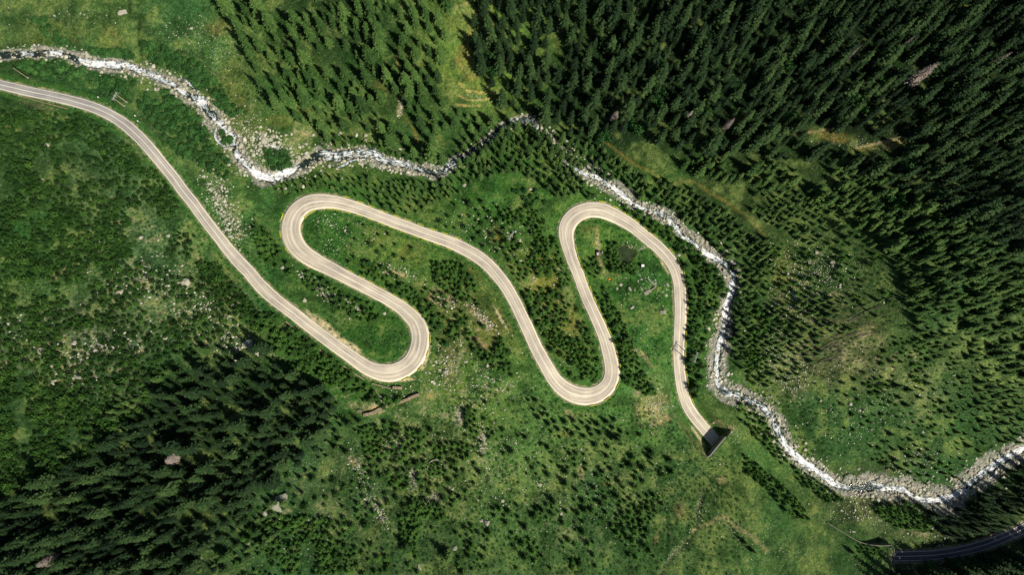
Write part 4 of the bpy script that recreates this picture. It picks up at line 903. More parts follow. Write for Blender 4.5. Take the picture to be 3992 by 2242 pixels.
# dwarf growth on the left slope
def D_(poly, gap, n, hr=(2.6, 4.8), ratio=.36, **k): dwf.extend(scatter(poly, gap, n, (hr[0] * .8, hr[1] * 1.0), .60, **k))
D_([(-60, 420), (160, 440), (330, 450), (470, 520), (590, 700), (560, 800), (470, 900), (560, 1050), (520, 1180), (440, 1270), (200, 1300), (-60, 1280)], 20, 1300, (3, 5), den=clump(75, .44, 31))
D_([(590, 620), (700, 800), (640, 860), (560, 760)], 17, 70); D_([(680, 900), (760, 920), (740, 1000), (640, 1000)], 20, 24)
D_([(440, 1000), (720, 1080), (860, 1100), (960, 1240), (900, 1360), (780, 1440), (560, 1540), (430, 1420), (420, 1260)], 22, 480, den=clump(100, .42, 32))
D_([(770, 1030), (850, 1040), (930, 1130), (1020, 1230), (1010, 1300), (920, 1220), (840, 1150)], 16, 130, (3, 5.5))
D_([(-60, 1300), (400, 1300), (500, 1500), (580, 1560), (430, 1700), (300, 1800), (80, 1890), (-60, 1980)], 19, 700, (2.6, 5), den=clump(90, .38, 33))
D_([(1700, 1990), (1000, 1990), (1010, 1860), (1100, 1800)], 40, 20)
# bushy alder strips along the stream and roads
def A_(poly, gap, n, hr=(2.2, 4.2), **k): ald.extend(scatter(poly, gap, n, hr, .85, clear=.6, **k))
A_([(560, 150), (660, 190), (780, 250), (860, 330), (900, 400), (950, 440), (900, 450), (840, 400), (780, 340), (690, 270), (600, 240), (550, 200)], 22, 170)
A_([(70, 240), (200, 235), (330, 270), (440, 310), (540, 320), (640, 350), (700, 390), (760, 440), (800, 500), (820, 560), (900, 640), (880, 700), (780, 640), (700, 600), (640, 560), (600, 480), (540, 400), (440, 340), (300, 320), (80, 270)], 23, 420, den=clump(90, .38, 41))
A_([(350, 190), (480, 190), (520, 220), (400, 215)], 20, 26); A_([(130, 70), (170, 70), (230, 130), (280, 180), (240, 190), (180, 130)], 16, 26); A_([(1030, 580), (1120, 590), (1130, 650), (1060, 660)], 18, 24); A_([(865, 515), (900, 520), (900, 555), (870, 555)], 13, 6, water=-5)
A_([(2700, 1180), (2780, 1200), (2730, 1400), (2690, 1380)], 24, 30); A_([(2000, 740), (2100, 740), (2140, 790), (2060, 800)], 24, 20); A_([(2860, 1110), (2960, 1140), (2900, 1300), (2860, 1280)], 22, 40)
for c_, n in [((2560, 360), 5), ((2740, 430), 5), ((2600, 430), 4), ((1920, 260), 5), ((3500, 790), 6), ((3770, 820), 5), ((3080, 460), 5), ((2480, 480), 6), ((3420, 280), 4), ((1880, 240), 4), ((3060, 240), 4), ((3520, 640), 5), ((2760, 140), 3), ((3350, 400), 4), ((2360, 520), 6), ((3960, 360), 4)]:
    ald.extend(scatter([(c_[0] - 26, c_[1] - 26), (c_[0] + 26, c_[1] - 26), (c_[0] + 26, c_[1] + 26), (c_[0] - 26, c_[1] + 26)], 12, n, (6, 10), .42))
# low dark ground shrubs
dot += scatter([(1350, 1700), (1900, 1500), (2600, 1600), (2900, 1900), (2500, 2242), (1350, 2242)], 12, 900, (.5, 1.8), 1.0, den=clump(60, .50, 57))
dot += scatter([(-20, 430), (500, 560), (800, 1000), (1100, 1300), (800, 1500), (-20, 1900)], 13, 900, (.5, 1.6), 1.0, den=clump(60, .46, 58))
dot += scatter([(1350, 1800), (1900, 1500), (2500, 1560), (2900, 1800), (2900, 2242), (1350, 2242)], 20, 620, (.8, 1.7), .9, den=clump(70, .44, 51))
dot += scatter([(2930, 930), (3560, 950), (4000, 1400), (3900, 1760), (3000, 1780), (2930, 1500)], 20, 620, (.8, 1.7), .9, den=clump(70, .42, 52))
dot += scatter([(1180, 790), (2000, 760), (2640, 900), (2640, 1500), (2000, 1500), (1200, 1400)], 20, 420, (.7, 1.5), .9, den=clump(70, .46, 53))
dot += scatter([(200, 900), (1000, 800), (1100, 1200), (900, 1400), (100, 1600)], 20, 300, (.8, 1.6), .9)
dot += scatter([(-20, 0), (900, 0), (1000, 500), (700, 420), (400, 180), (-20, 180)], 24, 160, (.6, 1.3), .9, den=clump(80, .45, 54))

NIND = 300
def emit(name, rows, protos, protos_lo, m, cat, adj3, noun, group, stuff_name, stuff_label, trunk=False, cut=(0, 1)):
    A = np.array(rows)
    bu, bv = proj(A[:, 0], A[:, 1], A[:, 2]); tu, tv = proj(A[:, 0], A[:, 1], A[:, 2] + A[:, 3])
    vis = ((tu > 10) & (tu < 3982) & (tv > 10) & (tv < 2232)) | ((bu > 10) & (bu < 3982) & (bv > 10) & (bv < 2232))
    size = A[:, 3] * A[:, 4] / (HC - A[:, 2]) ** 2
    score = np.where(vis, size, -1); order = np.argsort(-score); ind = order[:NIND]; ind = ind[score[ind] > 0]
    rest = np.setdiff1d(np.arange(len(A)), ind)
    Hs = A[ind, 3]; q1, q2 = np.quantile(Hs, [.33, .66])
    adj = [adj3[0] if h > q2 else adj3[1] if h > q1 else adj3[2] for h in Hs]
    px = list(zip(A[ind, 7], A[ind, 8]))
    labels = describe(px, adj, noun)
    mes = [nmesh(name + '_crown', V, F, m, tint=t) for V, F, t in protos]
    if trunk:
        mb = MB(); mb.tube((0, 0, -.04), (0, 0, .5), .013, .009, 7); mb.tube((0, 0, .5), (0, 0, .96), .009, .002, 7)
        t0 = mb.build('trunk', M_BARK); tm = t0.data; bpy.data.objects.remove(t0)
    for n, i in enumerate(ind):
        x, y, z, h, r, rot, ti = A[i, :7]
        sxy = r / protos_R[name]
        if trunk:
            e = link(name, None, loc=(x, y, z)); e.rotation_euler = (0, 0, rot); e.scale = (sxy, sxy, h)
            link('crown', mes[n % len(mes)], e); link('trunk', tm, e)
        else:
            e = link(name, mes[n % len(mes)], loc=(x, y, z)); e.rotation_euler = (0, 0, rot); e.scale = (sxy, sxy, h)
        tag(e, labels[n], cat, group)
    if len(rest):
        B_ = A[rest]; T = np.column_stack([B_[:, 0], B_[:, 1], B_[:, 2], B_[:, 4] / protos_R[name], B_[:, 3], B_[:, 5], B_[:, 6]])
        V, F, t = merged(protos_lo, T)
        tag(link(stuff_name, nmesh(stuff_name, V, F, m, tint=np.clip(t, 0, 1))), stuff_label, None, None, 'stuff')
protos_R = {'dimmed_spruce': .13, 'spruce_tree': .13, 'dark_spruce': .13, 'young_spruce': .38, 'dwarf_pine': .38, 'alder_bush': 1, 'low_shrub': 1}
emit('dimmed_spruce', old, P_SPR, P_SPRL, M_SPRUCE_DIM, 'spruce', ('huge dark', 'tall dark', 'slim dark'), 'old spruce', 'tall dark spruces of the dimmed corner woods', 'dimmed_spruce_wood', 'dense dark spruce wood filling the corners', True)
emit('spruce_tree', spr, P_SPR, P_SPRL, M_SPRUCE, 'spruce', ('broad green', 'tall green', 'slender green'), 'spruce', 'green spruces of the upper woods', 'spruce_wood', 'green spruce wood on the upper and right slopes', True)
emit('dark_spruce', mid_, P_SPRL, P_SPRL, M_SPRUCE, 'small spruce', ('bushy', 'half-grown', 'small narrow'), 'dark spruce', 'half-grown spruces round the stream and meadows', 'spruce_thicket', 'thicket of half-grown dark spruces along the stream', True)
emit('young_spruce', yng, P_YNG, P_YMIX, M_YOUNG, 'young tree', ('larger', 'medium', 'tiny'), 'young spruce', 'young spruces between the road loops', 'sapling_thicket', 'bright green saplings scattered round the road loops')
emit('dwarf_pine', dwf, P_SCRUB, P_SCRUB + P_YNG[:2], M_YOUNG, 'dwarf pine', ('large', 'medium', 'small'), 'dwarf pine', 'dwarf pines on the left slope', 'dwarf_pine_scrub', 'dwarf pine scrub covering the left slope')
emit('alder_bush', ald, P_BUSH, P_BUSH, M_LEAF, 'bush', ('tall leafy', 'round leafy', 'low leafy'), 'alder bush', 'alder bushes by the stream', 'alder_scrub', 'leafy alder scrub along the stream')
emit('low_shrub', dot, P_SHR, P_SHR, M_LEAF, 'shrub', ('wide dark', 'dark', 'tiny dark'), 'ground shrub', 'low shrubs dotting the meadows', 'low_scrub', 'low dark shrubs dotting the stony meadows')

# ------------------------------------------------------------------ boulders and stones
BOUL = [(340, 213, 16, 0), (480, 48, 24, 0), (745, 108, 9, 0), (560, 1040, 16, 1), (720, 1105, 24, 0), (565, 1080, 15, 0), (520, 1090, 12, 0), (470, 1140, 20, 0), (617, 935, 10, 0), (550, 925, 10, 0), (655, 918, 9, 0), (350, 895, 9, 0), (390, 942, 9, 0), (390, 1352, 30, 0), (375, 1368, 20, 0), (215, 1345, 22, 0), (160, 1372, 18, 0), (285, 1338, 16, 0), (88, 1265, 18, 0),
 (300, 1468, 20, 1), (335, 1475, 14, 0), (210, 1490, 14, 0), (645, 1318, 12, 0), (780, 1202, 10, 1), (893, 1230, 10, 0), (905, 1310, 9, 1), (887, 1300, 10, 0), (970, 1345, 26, 0), (1010, 1360, 26, 0), (950, 1352, 14, 0), (185, 565, 18, 0), (172, 532, 10, 0), (165, 700, 8, 0), (940, 1817, 12, 0), (965, 1850, 24, 0), (1093, 1962, 42, 1), (1033, 2003, 22, 1), (965, 2122, 12, 1), (835, 2222, 9, 1), (780, 2178, 8, 1), (885, 2178, 8, 1), (1200, 2030, 10, 0),
 (1400, 2030, 9, 0), (1635, 2210, 16, 1), (1900, 2040, 14, 0), (1877, 2032, 9, 0), (1958, 1955, 9, 0), (1770, 2138, 13, 1), (1925, 1685, 9, 0), (1600, 1960, 7, 0), (1830, 1786, 7, 0), (1763, 1908, 8, 0), (1460, 1995, 12, 0), (1495, 2025, 10, 0), (1548, 1690, 8, 0), (2110, 1935, 9, 0), (2188, 2005, 9, 0), (2106, 1893, 9, 0), (2008, 1730, 7, 0), (2265, 1753, 6, 0), (2430, 1638, 8, 0), (2780, 1649, 8, 0), (2806, 1812, 5, 0),
 (1187, 1172, 12, 0), (1100, 1045, 10, 0), (1900, 1425, 10, 0), (1778, 1444, 10, 1), (1812, 1410, 10, 0), (1735, 1450, 14, 1), (1345, 898, 8, 0), (1498, 1222, 8, 0), (2068, 738, 9, 0), (1810, 722, 15, 0), (2462, 1200, 12, 0), (2585, 1213, 16, 1), (2600, 1110, 10, 0), (2597, 1150, 8, 0), (2420, 1110, 9, 0), (2405, 1125, 11, 1), (2455, 1128, 12, 1), (2500, 1088, 7, 0), (2487, 1095, 5, 0), (2080, 1082, 8, 0), (2025, 937, 10, 0), (2160, 1110, 8, 0), (2012, 974, 8, 0), (2030, 1015, 8, 0),
 (2838, 1460, 9, 0), (3245, 1030, 14, 0), (3070, 1068, 10, 0), (3275, 1110, 9, 0), (3277, 1120, 8, 0), (3100, 1157, 11, 0), (2997, 1215, 9, 0), (3185, 985, 9, 0), (3446, 1178, 8, 0), (3216, 1100, 6, 0), (2875, 1182, 9, 1), (2845, 1370, 12, 0), (3350, 1600, 11, 0), (3315, 1575, 9, 0), (3200, 1562, 8, 0), (3583, 1540, 8, 0), (3500, 1840, 8, 0), (3315, 2075, 5, 0), (3325, 2075, 5, 0), (3342, 2022, 6, 0), (3662, 2128, 7, 0), (3676, 2126, 7, 0), (3290, 1870, 20, 1), (3310, 1860, 16, 1), (3597, 1687, 8, 0),
 (1455, 640, 20, 1), (1495, 648, 15, 0), (1330, 578, 12, 0), (1165, 618, 16, 0), (1195, 612, 14, 0), (1030, 665, 14, 0), (1030, 545, 18, 0), (1060, 530, 14, 0), (627, 275, 12, 0), (600, 300, 10, 0), (672, 300, 10, 0), (748, 420, 10, 0), (840, 475, 9, 0), (860, 500, 9, 0), (875, 450, 9, 0), (970, 615, 14, 0), (985, 600, 10, 0), (720, 330, 10, 0), (1390, 608, 12, 0), (1410, 640, 10, 0), (1577, 615, 12, 0), (1680, 640, 12, 0), (1720, 655, 10, 0), (1650, 680, 9, 0), (2222, 590, 10, 0), (2175, 560, 7, 0), (2850, 1090, 10, 0), (2880, 1090, 12, 0), (2800, 1275, 10, 0), (2810, 1240, 8, 0), (2640, 860, 7, 0)]
PEB = []; BL2 = []
def stones(c, rad, n, sz, ang=0, ex=1.0, out=PEB, seed=0):
    r = np.random.default_rng(seed + int(c[0] * 7 + c[1])); g = r.normal(0, .5, (n, 2)) * np.array(rad)
    ca, sa = math.cos(math.radians(ang)), math.sin(math.radians(ang))
    for a, b in g: out.append((c[0] + a * ca - b * sa, c[1] + a * sa + b * ca, sz[0] + (sz[1] - sz[0]) * r.random() ** 2.2))
for a in [((870, 800), (50, 150), 420, (2, 9), -28), ((900, 900), (40, 70), 120, (2, 8), -30), ((560, 1080), (190, 110), 260, (1.5, 8), 0), ((740, 1180), (180, 120), 300, (1.5, 8), 20), ((380, 1360), (230, 60), 260, (2, 9), -12), ((120, 1280), (130, 60), 120, (2, 9), 0), ((300, 1470), (120, 60), 120, (2, 9), 0), ((900, 1330), (80, 60), 160, (2, 8), 20),
          ((1045, 560), (90, 60), 300, (3, 11), 15), ((1100, 610), (90, 40), 160, (2, 10), 0), ((1250, 1130), (110, 18), 190, (2, 7), 42), ((1370, 1190), (80, 14), 110, (2, 6), 30), ((1280, 870), (60, 40), 70, (1.5, 5), 0), ((1290, 960), (80, 60), 80, (1.5, 4.5), 0), ((1430, 930), (100, 80), 100, (1.5, 4), 0), ((1550, 1060), (80, 30), 80, (2, 6), 15),
          ((1740, 1170), (70, 30), 110, (2, 7), 20), ((1880, 1240), (80, 25), 120, (2, 7), 45), ((1730, 1440), (60, 90), 140, (2, 7), 0), ((1760, 1380), (120, 80), 120, (1.5, 5), 0), ((1900, 1500), (160, 100), 320, (1.5, 5), 0), ((1880, 880), (160, 100), 160, (1.5, 6), 0), ((1980, 940), (90, 70), 90, (2, 7), 0), ((1545, 1730), (26, 44), 330, (1.5, 3.8), -20), ((1500, 1735), (22, 34), 160, (1.5, 3.8), 10),
          ((1605, 1845), (34, 26), 260, (1.5, 4), 20), ((1612, 1885), (18, 40), 200, (1.5, 4), 20), ((1795, 1622), (26, 42), 260, (1.5, 3.5), 10), ((1882, 1720), (16, 52), 260, (1.5, 4), 0), ((1690, 1960), (44, 44), 240, (1.5, 4), 0), ((1465, 1990), (20, 70), 160, (2, 6), -35), ((1400, 1830), (30, 120), 120, (1.5, 5), -30), ((1750, 1750), (300, 260), 700, (1.2, 4), 0),
          ((1950, 1850), (220, 260), 500, (1.2, 4.5), 0), ((2250, 1900), (330, 240), 600, (1.2, 4), 0), ((1300, 1900), (200, 180), 180, (1.2, 3.5), 0), ((1150, 2120), (200, 110), 130, (1.2, 4), 0), ((2560, 1590), (60, 80), 200, (1.5, 5), 0), ((2480, 1380), (120, 140), 190, (1.3, 4.5), 0), ((2520, 1110), (110, 90), 170, (1.5, 5), 0), ((2450, 960), (50, 30), 60, (1.5, 5), 0), ((2510, 965), (30, 10), 50, (1.5, 4), -18),
          ((2130, 1250), (110, 200), 200, (1.3, 5), 0), ((3180, 1060), (190, 120), 620, (1.5, 5), 10), ((3100, 1180), (110, 100), 220, (1.5, 6), 0), ((3090, 1440), (100, 130), 620, (1.3, 4.5), 0), ((3000, 1400), (60, 140), 240, (1.5, 5), 0), ((3320, 1420), (120, 90), 160, (1.3, 4), 0), ((3350, 1640), (250, 160), 480, (1.2, 4.5), 0), ((3630, 1500), (250, 130), 200, (1.2, 4), 0), ((3600, 1800), (120, 70), 260, (1.5, 5), 0),
          ((3400, 2000), (220, 70), 260, (1.5, 5), 0), ((3600, 2020), (110, 90), 420, (1.5, 5), 0), ((3750, 2215), (260, 30), 500, (2, 5), 0), ((2860, 1690), (60, 20), 60, (1.5, 4), 40), ((2720, 1990), (22, 80), 60, (1.3, 4), 10), ((2640, 2150), (24, 110), 70, (1.3, 4), 38), ((2850, 2050), (90, 40), 120, (1.2, 3), 40), ((3000, 2150), (200, 80), 130, (1.2, 3.5), 0), ((2700, 1850), (200, 160), 140, (1.2, 3.5), 0),
          ((750, 130), (140, 80), 130, (1.3, 5), 0), ((860, 230), (90, 120), 120, (1.3, 4.5), -30), ((250, 60), (260, 60), 60, (1.3, 5), 0), ((1870, 380), (70, 20), 70, (1.2, 3), 10), ((1560, 420), (10, 40), 80, (1.5, 5), 10), ((3370, 560), (180, 30), 130, (1.3, 4), 0), ((2240, 600), (30, 40), 90, (1.5, 6), 0), ((960, 480), (70, 110), 150, (1.5, 6), -35), ((1600, 1500), (200, 120), 260, (1.2, 4), 0), ((1500, 1560), (60, 24), 70, (1.5, 5), -15)]:
    stones(*a)
# stones of the stream bed: along both banks and in the water
r = np.random.default_rng(55)
for i in range(7600):
    k = r.integers(2, len(riv) - 2); w, g = riv[k, 2], riv[k, 3]
    if not (-40 < riv[k, 0] < 4030) or r.random() > g / 110: continue
    tdir = riv[k + 1, :2] - riv[k - 1, :2]; tdir /= np.linalg.norm(tdir); nn_ = np.array([-tdir[1], tdir[0]])
    off_ = r.normal(0, .29) * g
    a = abs(off_)
    if a < w * .34 and r.random() > .2: continue
    p = riv[k, :2] + nn_ * off_ + tdir * r.uniform(-7, 7)
    PEB.append((p[0], p[1], r.uniform(2.2, 5) + 10 * r.random() ** 4))
PEB = np.array(PEB)
W = onto(PEB, H); fr = samp(DRg, W[:, 0], W[:, 1]); ok = (fr > .6) & (samp(dP, W[:, 0], W[:, 1]) > .2); PEB = PEB[ok]; W = W[ok]
r = np.random.default_rng(9)
rad = PEB[:, 2] * mps(W[:, 2]) * .80
# largest loose ones become boulders of their own
bo = [(u, v, q * 1.0, k) for u, v, q, k in BOUL]
inview = (PEB[:, 0] > 5) & (PEB[:, 0] < 3987) & (PEB[:, 1] > 5) & (PEB[:, 1] < 2237)
big = np.argsort(-(rad * inview))[:300 - len(bo)]
keep = np.ones(len(PEB), bool); keep[big] = False
T = np.column_stack([W[keep, 0], W[keep, 1], W[keep, 2] + rad[keep] * .12, rad[keep] * r.uniform(.8, 1.25, keep.sum()), rad[keep] * r.uniform(.8, 1.2, keep.sum()), r.uniform(0, 6.28, keep.sum()), r.normal(0, .25, keep.sum())])
V, F, t = merged(P_PEB, T)
tag(link('loose_stones', nmesh('loose_stones', V, F, M_STONE, tint=t)), 'pale loose stones scattered over meadows and stream banks', None, None, 'stuff')
bo += [(PEB[i, 0], PEB[i, 1], PEB[i, 2], 0) for i in big]
rmes = [[nmesh('boulder', V, F, m, tint=t) for V, F, t in P_ROCK] for m in (M_ROCK, M_ROCKG)]
bw = onto([(u, v) for u, v, _, _ in bo], H)
adj = ['massive' if q > 20 else 'large' if q > 11 else 'small' for _, _, q, _ in bo]; adj = [a + (' mossy' if k else ' pale') for a, (_, _, _, k) in zip(adj, bo)]
labs = describe([(u, v) for u, v, _, _ in bo], adj, 'boulder')
for n, ((u, v, q, k), w) in enumerate(zip(bo, bw)):
    s_r = q * mps(w[2]) * (.98 if n < len(BOUL) else .7)
    if n < len(BOUL) and samp(DRg, w[:1], w[1:2])[0] < s_r * .6: continue
    e = link('boulder', rmes[k][n % 6], loc=(w[0], w[1], w[2] + s_r * .08)); e.rotation_euler = (r.normal(0, .12), r.normal(0, .12), r.uniform(0, 6.28))
    e.scale = (s_r, s_r * r.uniform(.8, 1.1), s_r * (r.uniform(.6, .95) if q < 25 else .5))
    tag(e, labs[n], 'boulder', 'grey boulders on the meadows and along the stream')

# ------------------------------------------------------------------ dead trees
dm = [nmesh('grey_branches', V, F, M_DEAD, tint=t) for V, F, t in P_DEAD]
for (u, v, h, rr, lab) in [(2399, 448, 14, 3.2, 'rusty brown dead spruce among green crowns'), (2845, 480, 17, 2.8, 'bristly pinkish grey dead spruce by the forest path'), (3325, 205, 20, 1.7, 'thin grey dead spruce at top right, left of two'), (3535, 165, 18, 1.6, 'thin grey dead spruce at top right, near the big dead one'),
                           (3600, 285, 27, 4.6, 'big grey dead spruce at top right'), (666, 1793, 10, 4.4, 'round grey dead tree in the lower left wood'), (2690, 445, 14, 1.8, 'dead grey spruce beside the leafy bush right of the brown one'), (3900, 230, 18, 2.0, 'faint grey dead spruce near the right edge'), (190, 2190, 16, 4, 'pale dead spruce in the lower left corner')]:
    b_ = NAD + (np.array([u, v]) - NAD) * (1 - .5 * h / HC); w = onto([b_], H)[0]
    e = link('dead_tree', None, loc=w); e.scale = (rr / .13, rr / .13, h); e.rotation_euler = (0, 0, u)
    link('branches', dm[int(u) % 2], e)
    mb = MB(); mb.tube((0, 0, -.04), (0, 0, .97), .014, .003, 7); mb.build('trunk', M_DEAD, e)
    tag(e, lab, 'dead tree')

# ------------------------------------------------------------------ fallen logs
r = np.random.default_rng(3)
LG = [(1880, 456, 26, -28), (1905, 474, 24, -25), (1068, 398, 26, -55), (1930, 870, 18, 35), (2895, 515, 30, 3), (3290, 600, 28, -2), (2498, 1018, 16, -60), (3430, 1230, 40, 18), (1950, 415, 50, 70), (2040, 455, 30, 25)]
for i in range(30): LG.append((3300 + r.normal(0, 85), 1320 + r.normal(0, 38) - 0, r.uniform(35, 85), 24 + r.normal(0, 9)))
LG = [(u, v - (u - 3300) * .35 if i > 9 else v, l, a) for i, (u, v, l, a) in enumerate(LG)]
lw = onto([(u, v) for u, v, _, _ in LG], H)
ll = describe([(u, v) for u, v, _, _ in LG], ['long bare' if l > 55 else 'short pale' for _, _, l, _ in LG], 'fallen log')
for n, ((u, v, l, a), w) in enumerate(zip(LG, lw)):
    L_ = l * mps(w[2]) / 2; dx_, dy_ = math.cos(math.radians(a)) * L_, math.sin(math.radians(a)) * L_
    A = np.array([w[0] - dx_, w[1] - dy_]); B = np.array([w[0] + dx_, w[1] + dy_])
    za = samp(H, A[:1], A[1:])[0] + .35; zb_ = samp(H, B[:1], B[1:])[0] + .3
    mb = MB(); mb.tube((*A, za), (*B, zb_), .19, .07, 7); tag(mb.build('fallen_log', M_DEAD), ll[n], 'log', 'fallen logs on the slopes')

# ------------------------------------------------------------------ walls
def wall(name, px, width, h, m, lab, cat, rag=.25, top=None, closed=False, group=None, seg=1.6, below=1.0):
    L = catmull(px, 6) if len(px) > 2 else np.array([np.array(px[0]) + (np.array(px[1]) - px[0]) * t for t in np.linspace(0, 1, 12)], float)
    A = onto(L, H); nn = normals(A); s = arclen(A)
    zt = smooth1(A[:, 2], 2) + h if top is None else np.full(len(A), top)
    zt = zt + rag * (fbm(s * 3, s * 0, 1.4, 8, 2) - .5) * 2
    hw = width / 2 * (1 + rag * .9 * (fbm(s * 2 + 50, s * 0, 1.5, 4, 2) - .5))
    zb_ = np.minimum(A[:, 2], samp(H, A[:, 0], A[:, 1])) - below
    V = []
    for i in range(len(A)):
        for o, z in ((-1, zb_[i]), (-.94, zt[i] - .06), (-.82, zt[i]), (.82, zt[i]), (.94, zt[i] - .06), (1, zb_[i])):
            V.append((A[i, 0] + nn[i, 0] * o * hw[i], A[i, 1] + nn[i, 1] * o * hw[i], z))
    F = [(i * 6 + j, i * 6 + j + 1, (i + 1) * 6 + j + 1, (i + 1) * 6 + j) for i in range(len(A) - 1) for j in range(5)] + [tuple(range(6)), tuple(range(len(V) - 1, len(V) - 7, -1))]
    mb = MB(); mb.add(V, F); return tag(mb.build(name, m), lab, cat, group)
wall('stone_wall', [(2524, 1083), (2534, 1096), (2545, 1106), (2556, 1113)], 1.0, .8, M_STONE, 'upper leg of the L-shaped ruined stone wall in the meadow', 'wall', group='ruined L-shaped walls')
wall('stone_wall', [(2558, 1112), (2550, 1123), (2540, 1130), (2534, 1133)], .7, .7, M_STONE, 'lower leg of the L-shaped ruined stone wall in the meadow', 'wall', group='ruined L-shaped walls')
wall('rubble_heap', [(2536, 1133), (2526, 1140), (2512, 1147)], 2.4, .5, M_STONE, 'flat tan rubble heap at the end of the ruined wall', 'rubble', .4)
wall('stone_wall', [(1418, 1619), (1450, 1612), (1490, 1592), (1540, 1575), (1580, 1562), (1610, 1548), (1636, 1538)], 1.9, 1.5, M_WALL, 'long tan stone wall below the second hairpin', 'wall', .35)
wall('stone_wall', [(1395, 1604), (1402, 1600), (1412, 1606)], .8, .6, M_ROCKG, 'small curved wall stub left of the long tan wall', 'wall')
wall('stone_wall', [(1532, 1512), (1568, 1514)], 1.9, 1.4, M_WALL, 'short pale retaining wall under the second hairpin', 'wall')
wall('stone_wall', [(1450, 1496), (1490, 1506), (1524, 1516)], .7, .8, M_WALL, 'thin wall left of the short pale retaining wall', 'wall')
wall('stone_wall', [(1115, 1254), (1140, 1274), (1166, 1294)], .9, .9, M_WALL, 'uppermost retaining wall below the long straight road', 'wall')
wall('stone_wall', [(1186, 1312), (1230, 1350), (1262, 1376), (1292, 1400)], .8, .9, M_WALL, 'middle retaining wall below the long straight road', 'wall')
wall('stone_wall', [(1340, 1428), (1380, 1455), (1420, 1480)], .8, .9, M_WALL, 'lowest retaining wall below the long straight road', 'wall')
wall('stone_wall', [(95, 378), (150, 394), (240, 418), (262, 424)], .5, .8, M_WALL, 'low dark wall under the road at far left', 'wall')
wall('stone_wall', [(1667, 1830), (1672, 1808), (1690, 1795), (1710, 1794), (1730, 1804), (1744, 1825)], .7, 1.1, M_ROCK, 'round stone wall curving over a bushy patch', 'wall')
wall('stone_wall', [(1600, 1976), (1610, 1960), (1630, 1953), (1650, 1955)], .7, 1.1, M_ROCK, 'arched stone wall above dark bushes at bottom centre', 'wall')

# tunnel portals
def slab(name, a, b, zb_, zt, th, m, lab, hole=None):
    """upright wall between two ground points; hole = (centre distance, half width, height above zb) makes an arched recess on the -n side"""
    a = np.array(a); b = np.array(b); L = np.linalg.norm(b - a); u = (b - a) / L; n = np.array([-u[1], u[0]])
    zt0, zt1 = zt if isinstance(zt, tuple) else (zt, zt)
    root = link(name, None, loc=(a[0], a[1], 0))
    W = lambda s, z, o: (u[0] * s + n[0] * o, u[1] * s + n[1] * o, z)
    ring = [(0, zb_), (L, zb_), (L, zt1), (0, zt0)]
    mb = MB(); th2 = th / 2
    if hole:
        c, hw, hh, zf = hole
        arc = [(c - hw, zf)] + [(c - hw * math.cos(t), zf + hh - hw * .75 + hw * .75 * math.sin(t)) for t in np.linspace(0, PI, 13)] + [(c + hw, zf)]
        prof = [(0, zb_), (c - hw, zb_)] + arc + [(c + hw, zb_), (L, zb_), (L, zt1), (0, zt0)]
    else: prof = ring
    k = len(prof)
    V = [W(s_, z_, -th2) for s_, z_ in prof] + [W(s_, z_, th2) for s_, z_ in prof]
    F = [tuple(range(k)), tuple(range(2 * k - 1, k - 1, -1))] + [(i, i + k, (i + 1) % k + k, (i + 1) % k) for i in range(k)]
    mb.add(V, F); mb.build('wall_face', m, root)
    mb = MB(); q = th2 + .04
    V = [W(s_, z_, o) for o in (-q, q) for s_, z_ in ((-.1, zt0 + .004), (L + .1, zt1 + .004), (L + .1, zt1 + .22), (-.1, zt0 + .22))]
    mb.add(V, [(0, 1, 2, 3), (7, 6, 5, 4), (0, 4, 5, 1), (1, 5, 6, 2), (2, 6, 7, 3), (3, 7, 4, 0)]); mb.build('coping', M_CONC, root)
    if hole:
        mb = MB(); V = [W(s_, z_, th2 - .1) for s_, z_ in arc]; mb.add(V, [tuple(range(len(arc)))]); mb.build('tunnel_dark_panel', M_BLACK, root)  # flat black panel painted as the unlit bore
    return tag(root, lab, 'tunnel portal')
A0 = p0; A1 = PWw[1]
roadc = R3[-6, :2]; side_n = np.array([-pdir[1], pdir[0]])
cdist = (roadc - A0) @ pdir
flip = side_n @ pn < 0
L01 = np.linalg.norm(A1 - A0)
if flip: slab('tunnel_portal', A1, A0, zp - 1.5, ptop, .6, M_CONC, 'concrete mouth wall of the upper tunnel where the road ends', (L01 - cdist, 4.0, 5.6, zp - .3))
else: slab('tunnel_portal', A0, A1, zp - 1.5, ptop, .6, M_CONC, 'concrete mouth wall of the upper tunnel where the road ends', (cdist, 4.0, 5.6, zp - .3))
A2 = PWw[2] + pdir * 1.5
e = slab('wing_wall', A1 + pdir * .05, A2, zp - 1.5, (ptop - .4, zp + 3.0), .7, M_CONC, 'sloping wing wall left of the upper tunnel mouth'); e['category'] = 'wall'
# curved retaining wall and lower portal
k_ = [i for i in range(len(T3)) if step[i, 1] <= 2132.5]
def step_wall(ids, name, lab, cat, dz=.12):
    P = T3[ids]; nn = normals(P); V = []
    for i in range(len(P)):
        for o, z in ((-.45, P[i, 2] - 9), (-.45, P[i, 2] + dz), (.45, P[i, 2] + dz), (.45, P[i, 2] - 9)):
            V.append((P[i, 0] + nn[i, 0] * o * .45, P[i, 1] + nn[i, 1] * o * .45, z))
    F = [(i * 4 + j, i * 4 + (j + 1) % 4, (i + 1) * 4 + (j + 1) % 4, (i + 1) * 4 + j) for i in range(len(P) - 1) for j in range(4)] + [(3, 2, 1, 0), tuple(len(V) - 4 + j for j in range(4))]
    mb = MB(); mb.add(V, F); return tag(mb.build(name, M_ROCKG), lab, cat)
step_wall(k_, 'retaining_wall', 'curved concrete retaining wall casting a dark wedge of shadow', 'wall')
k2 = list(range(k_[-1], len(T3)))
e = step_wall(k2, 'tunnel_portal', 'concrete mouth wall of the lower tunnel at bottom right', 'tunnel portal', .16)
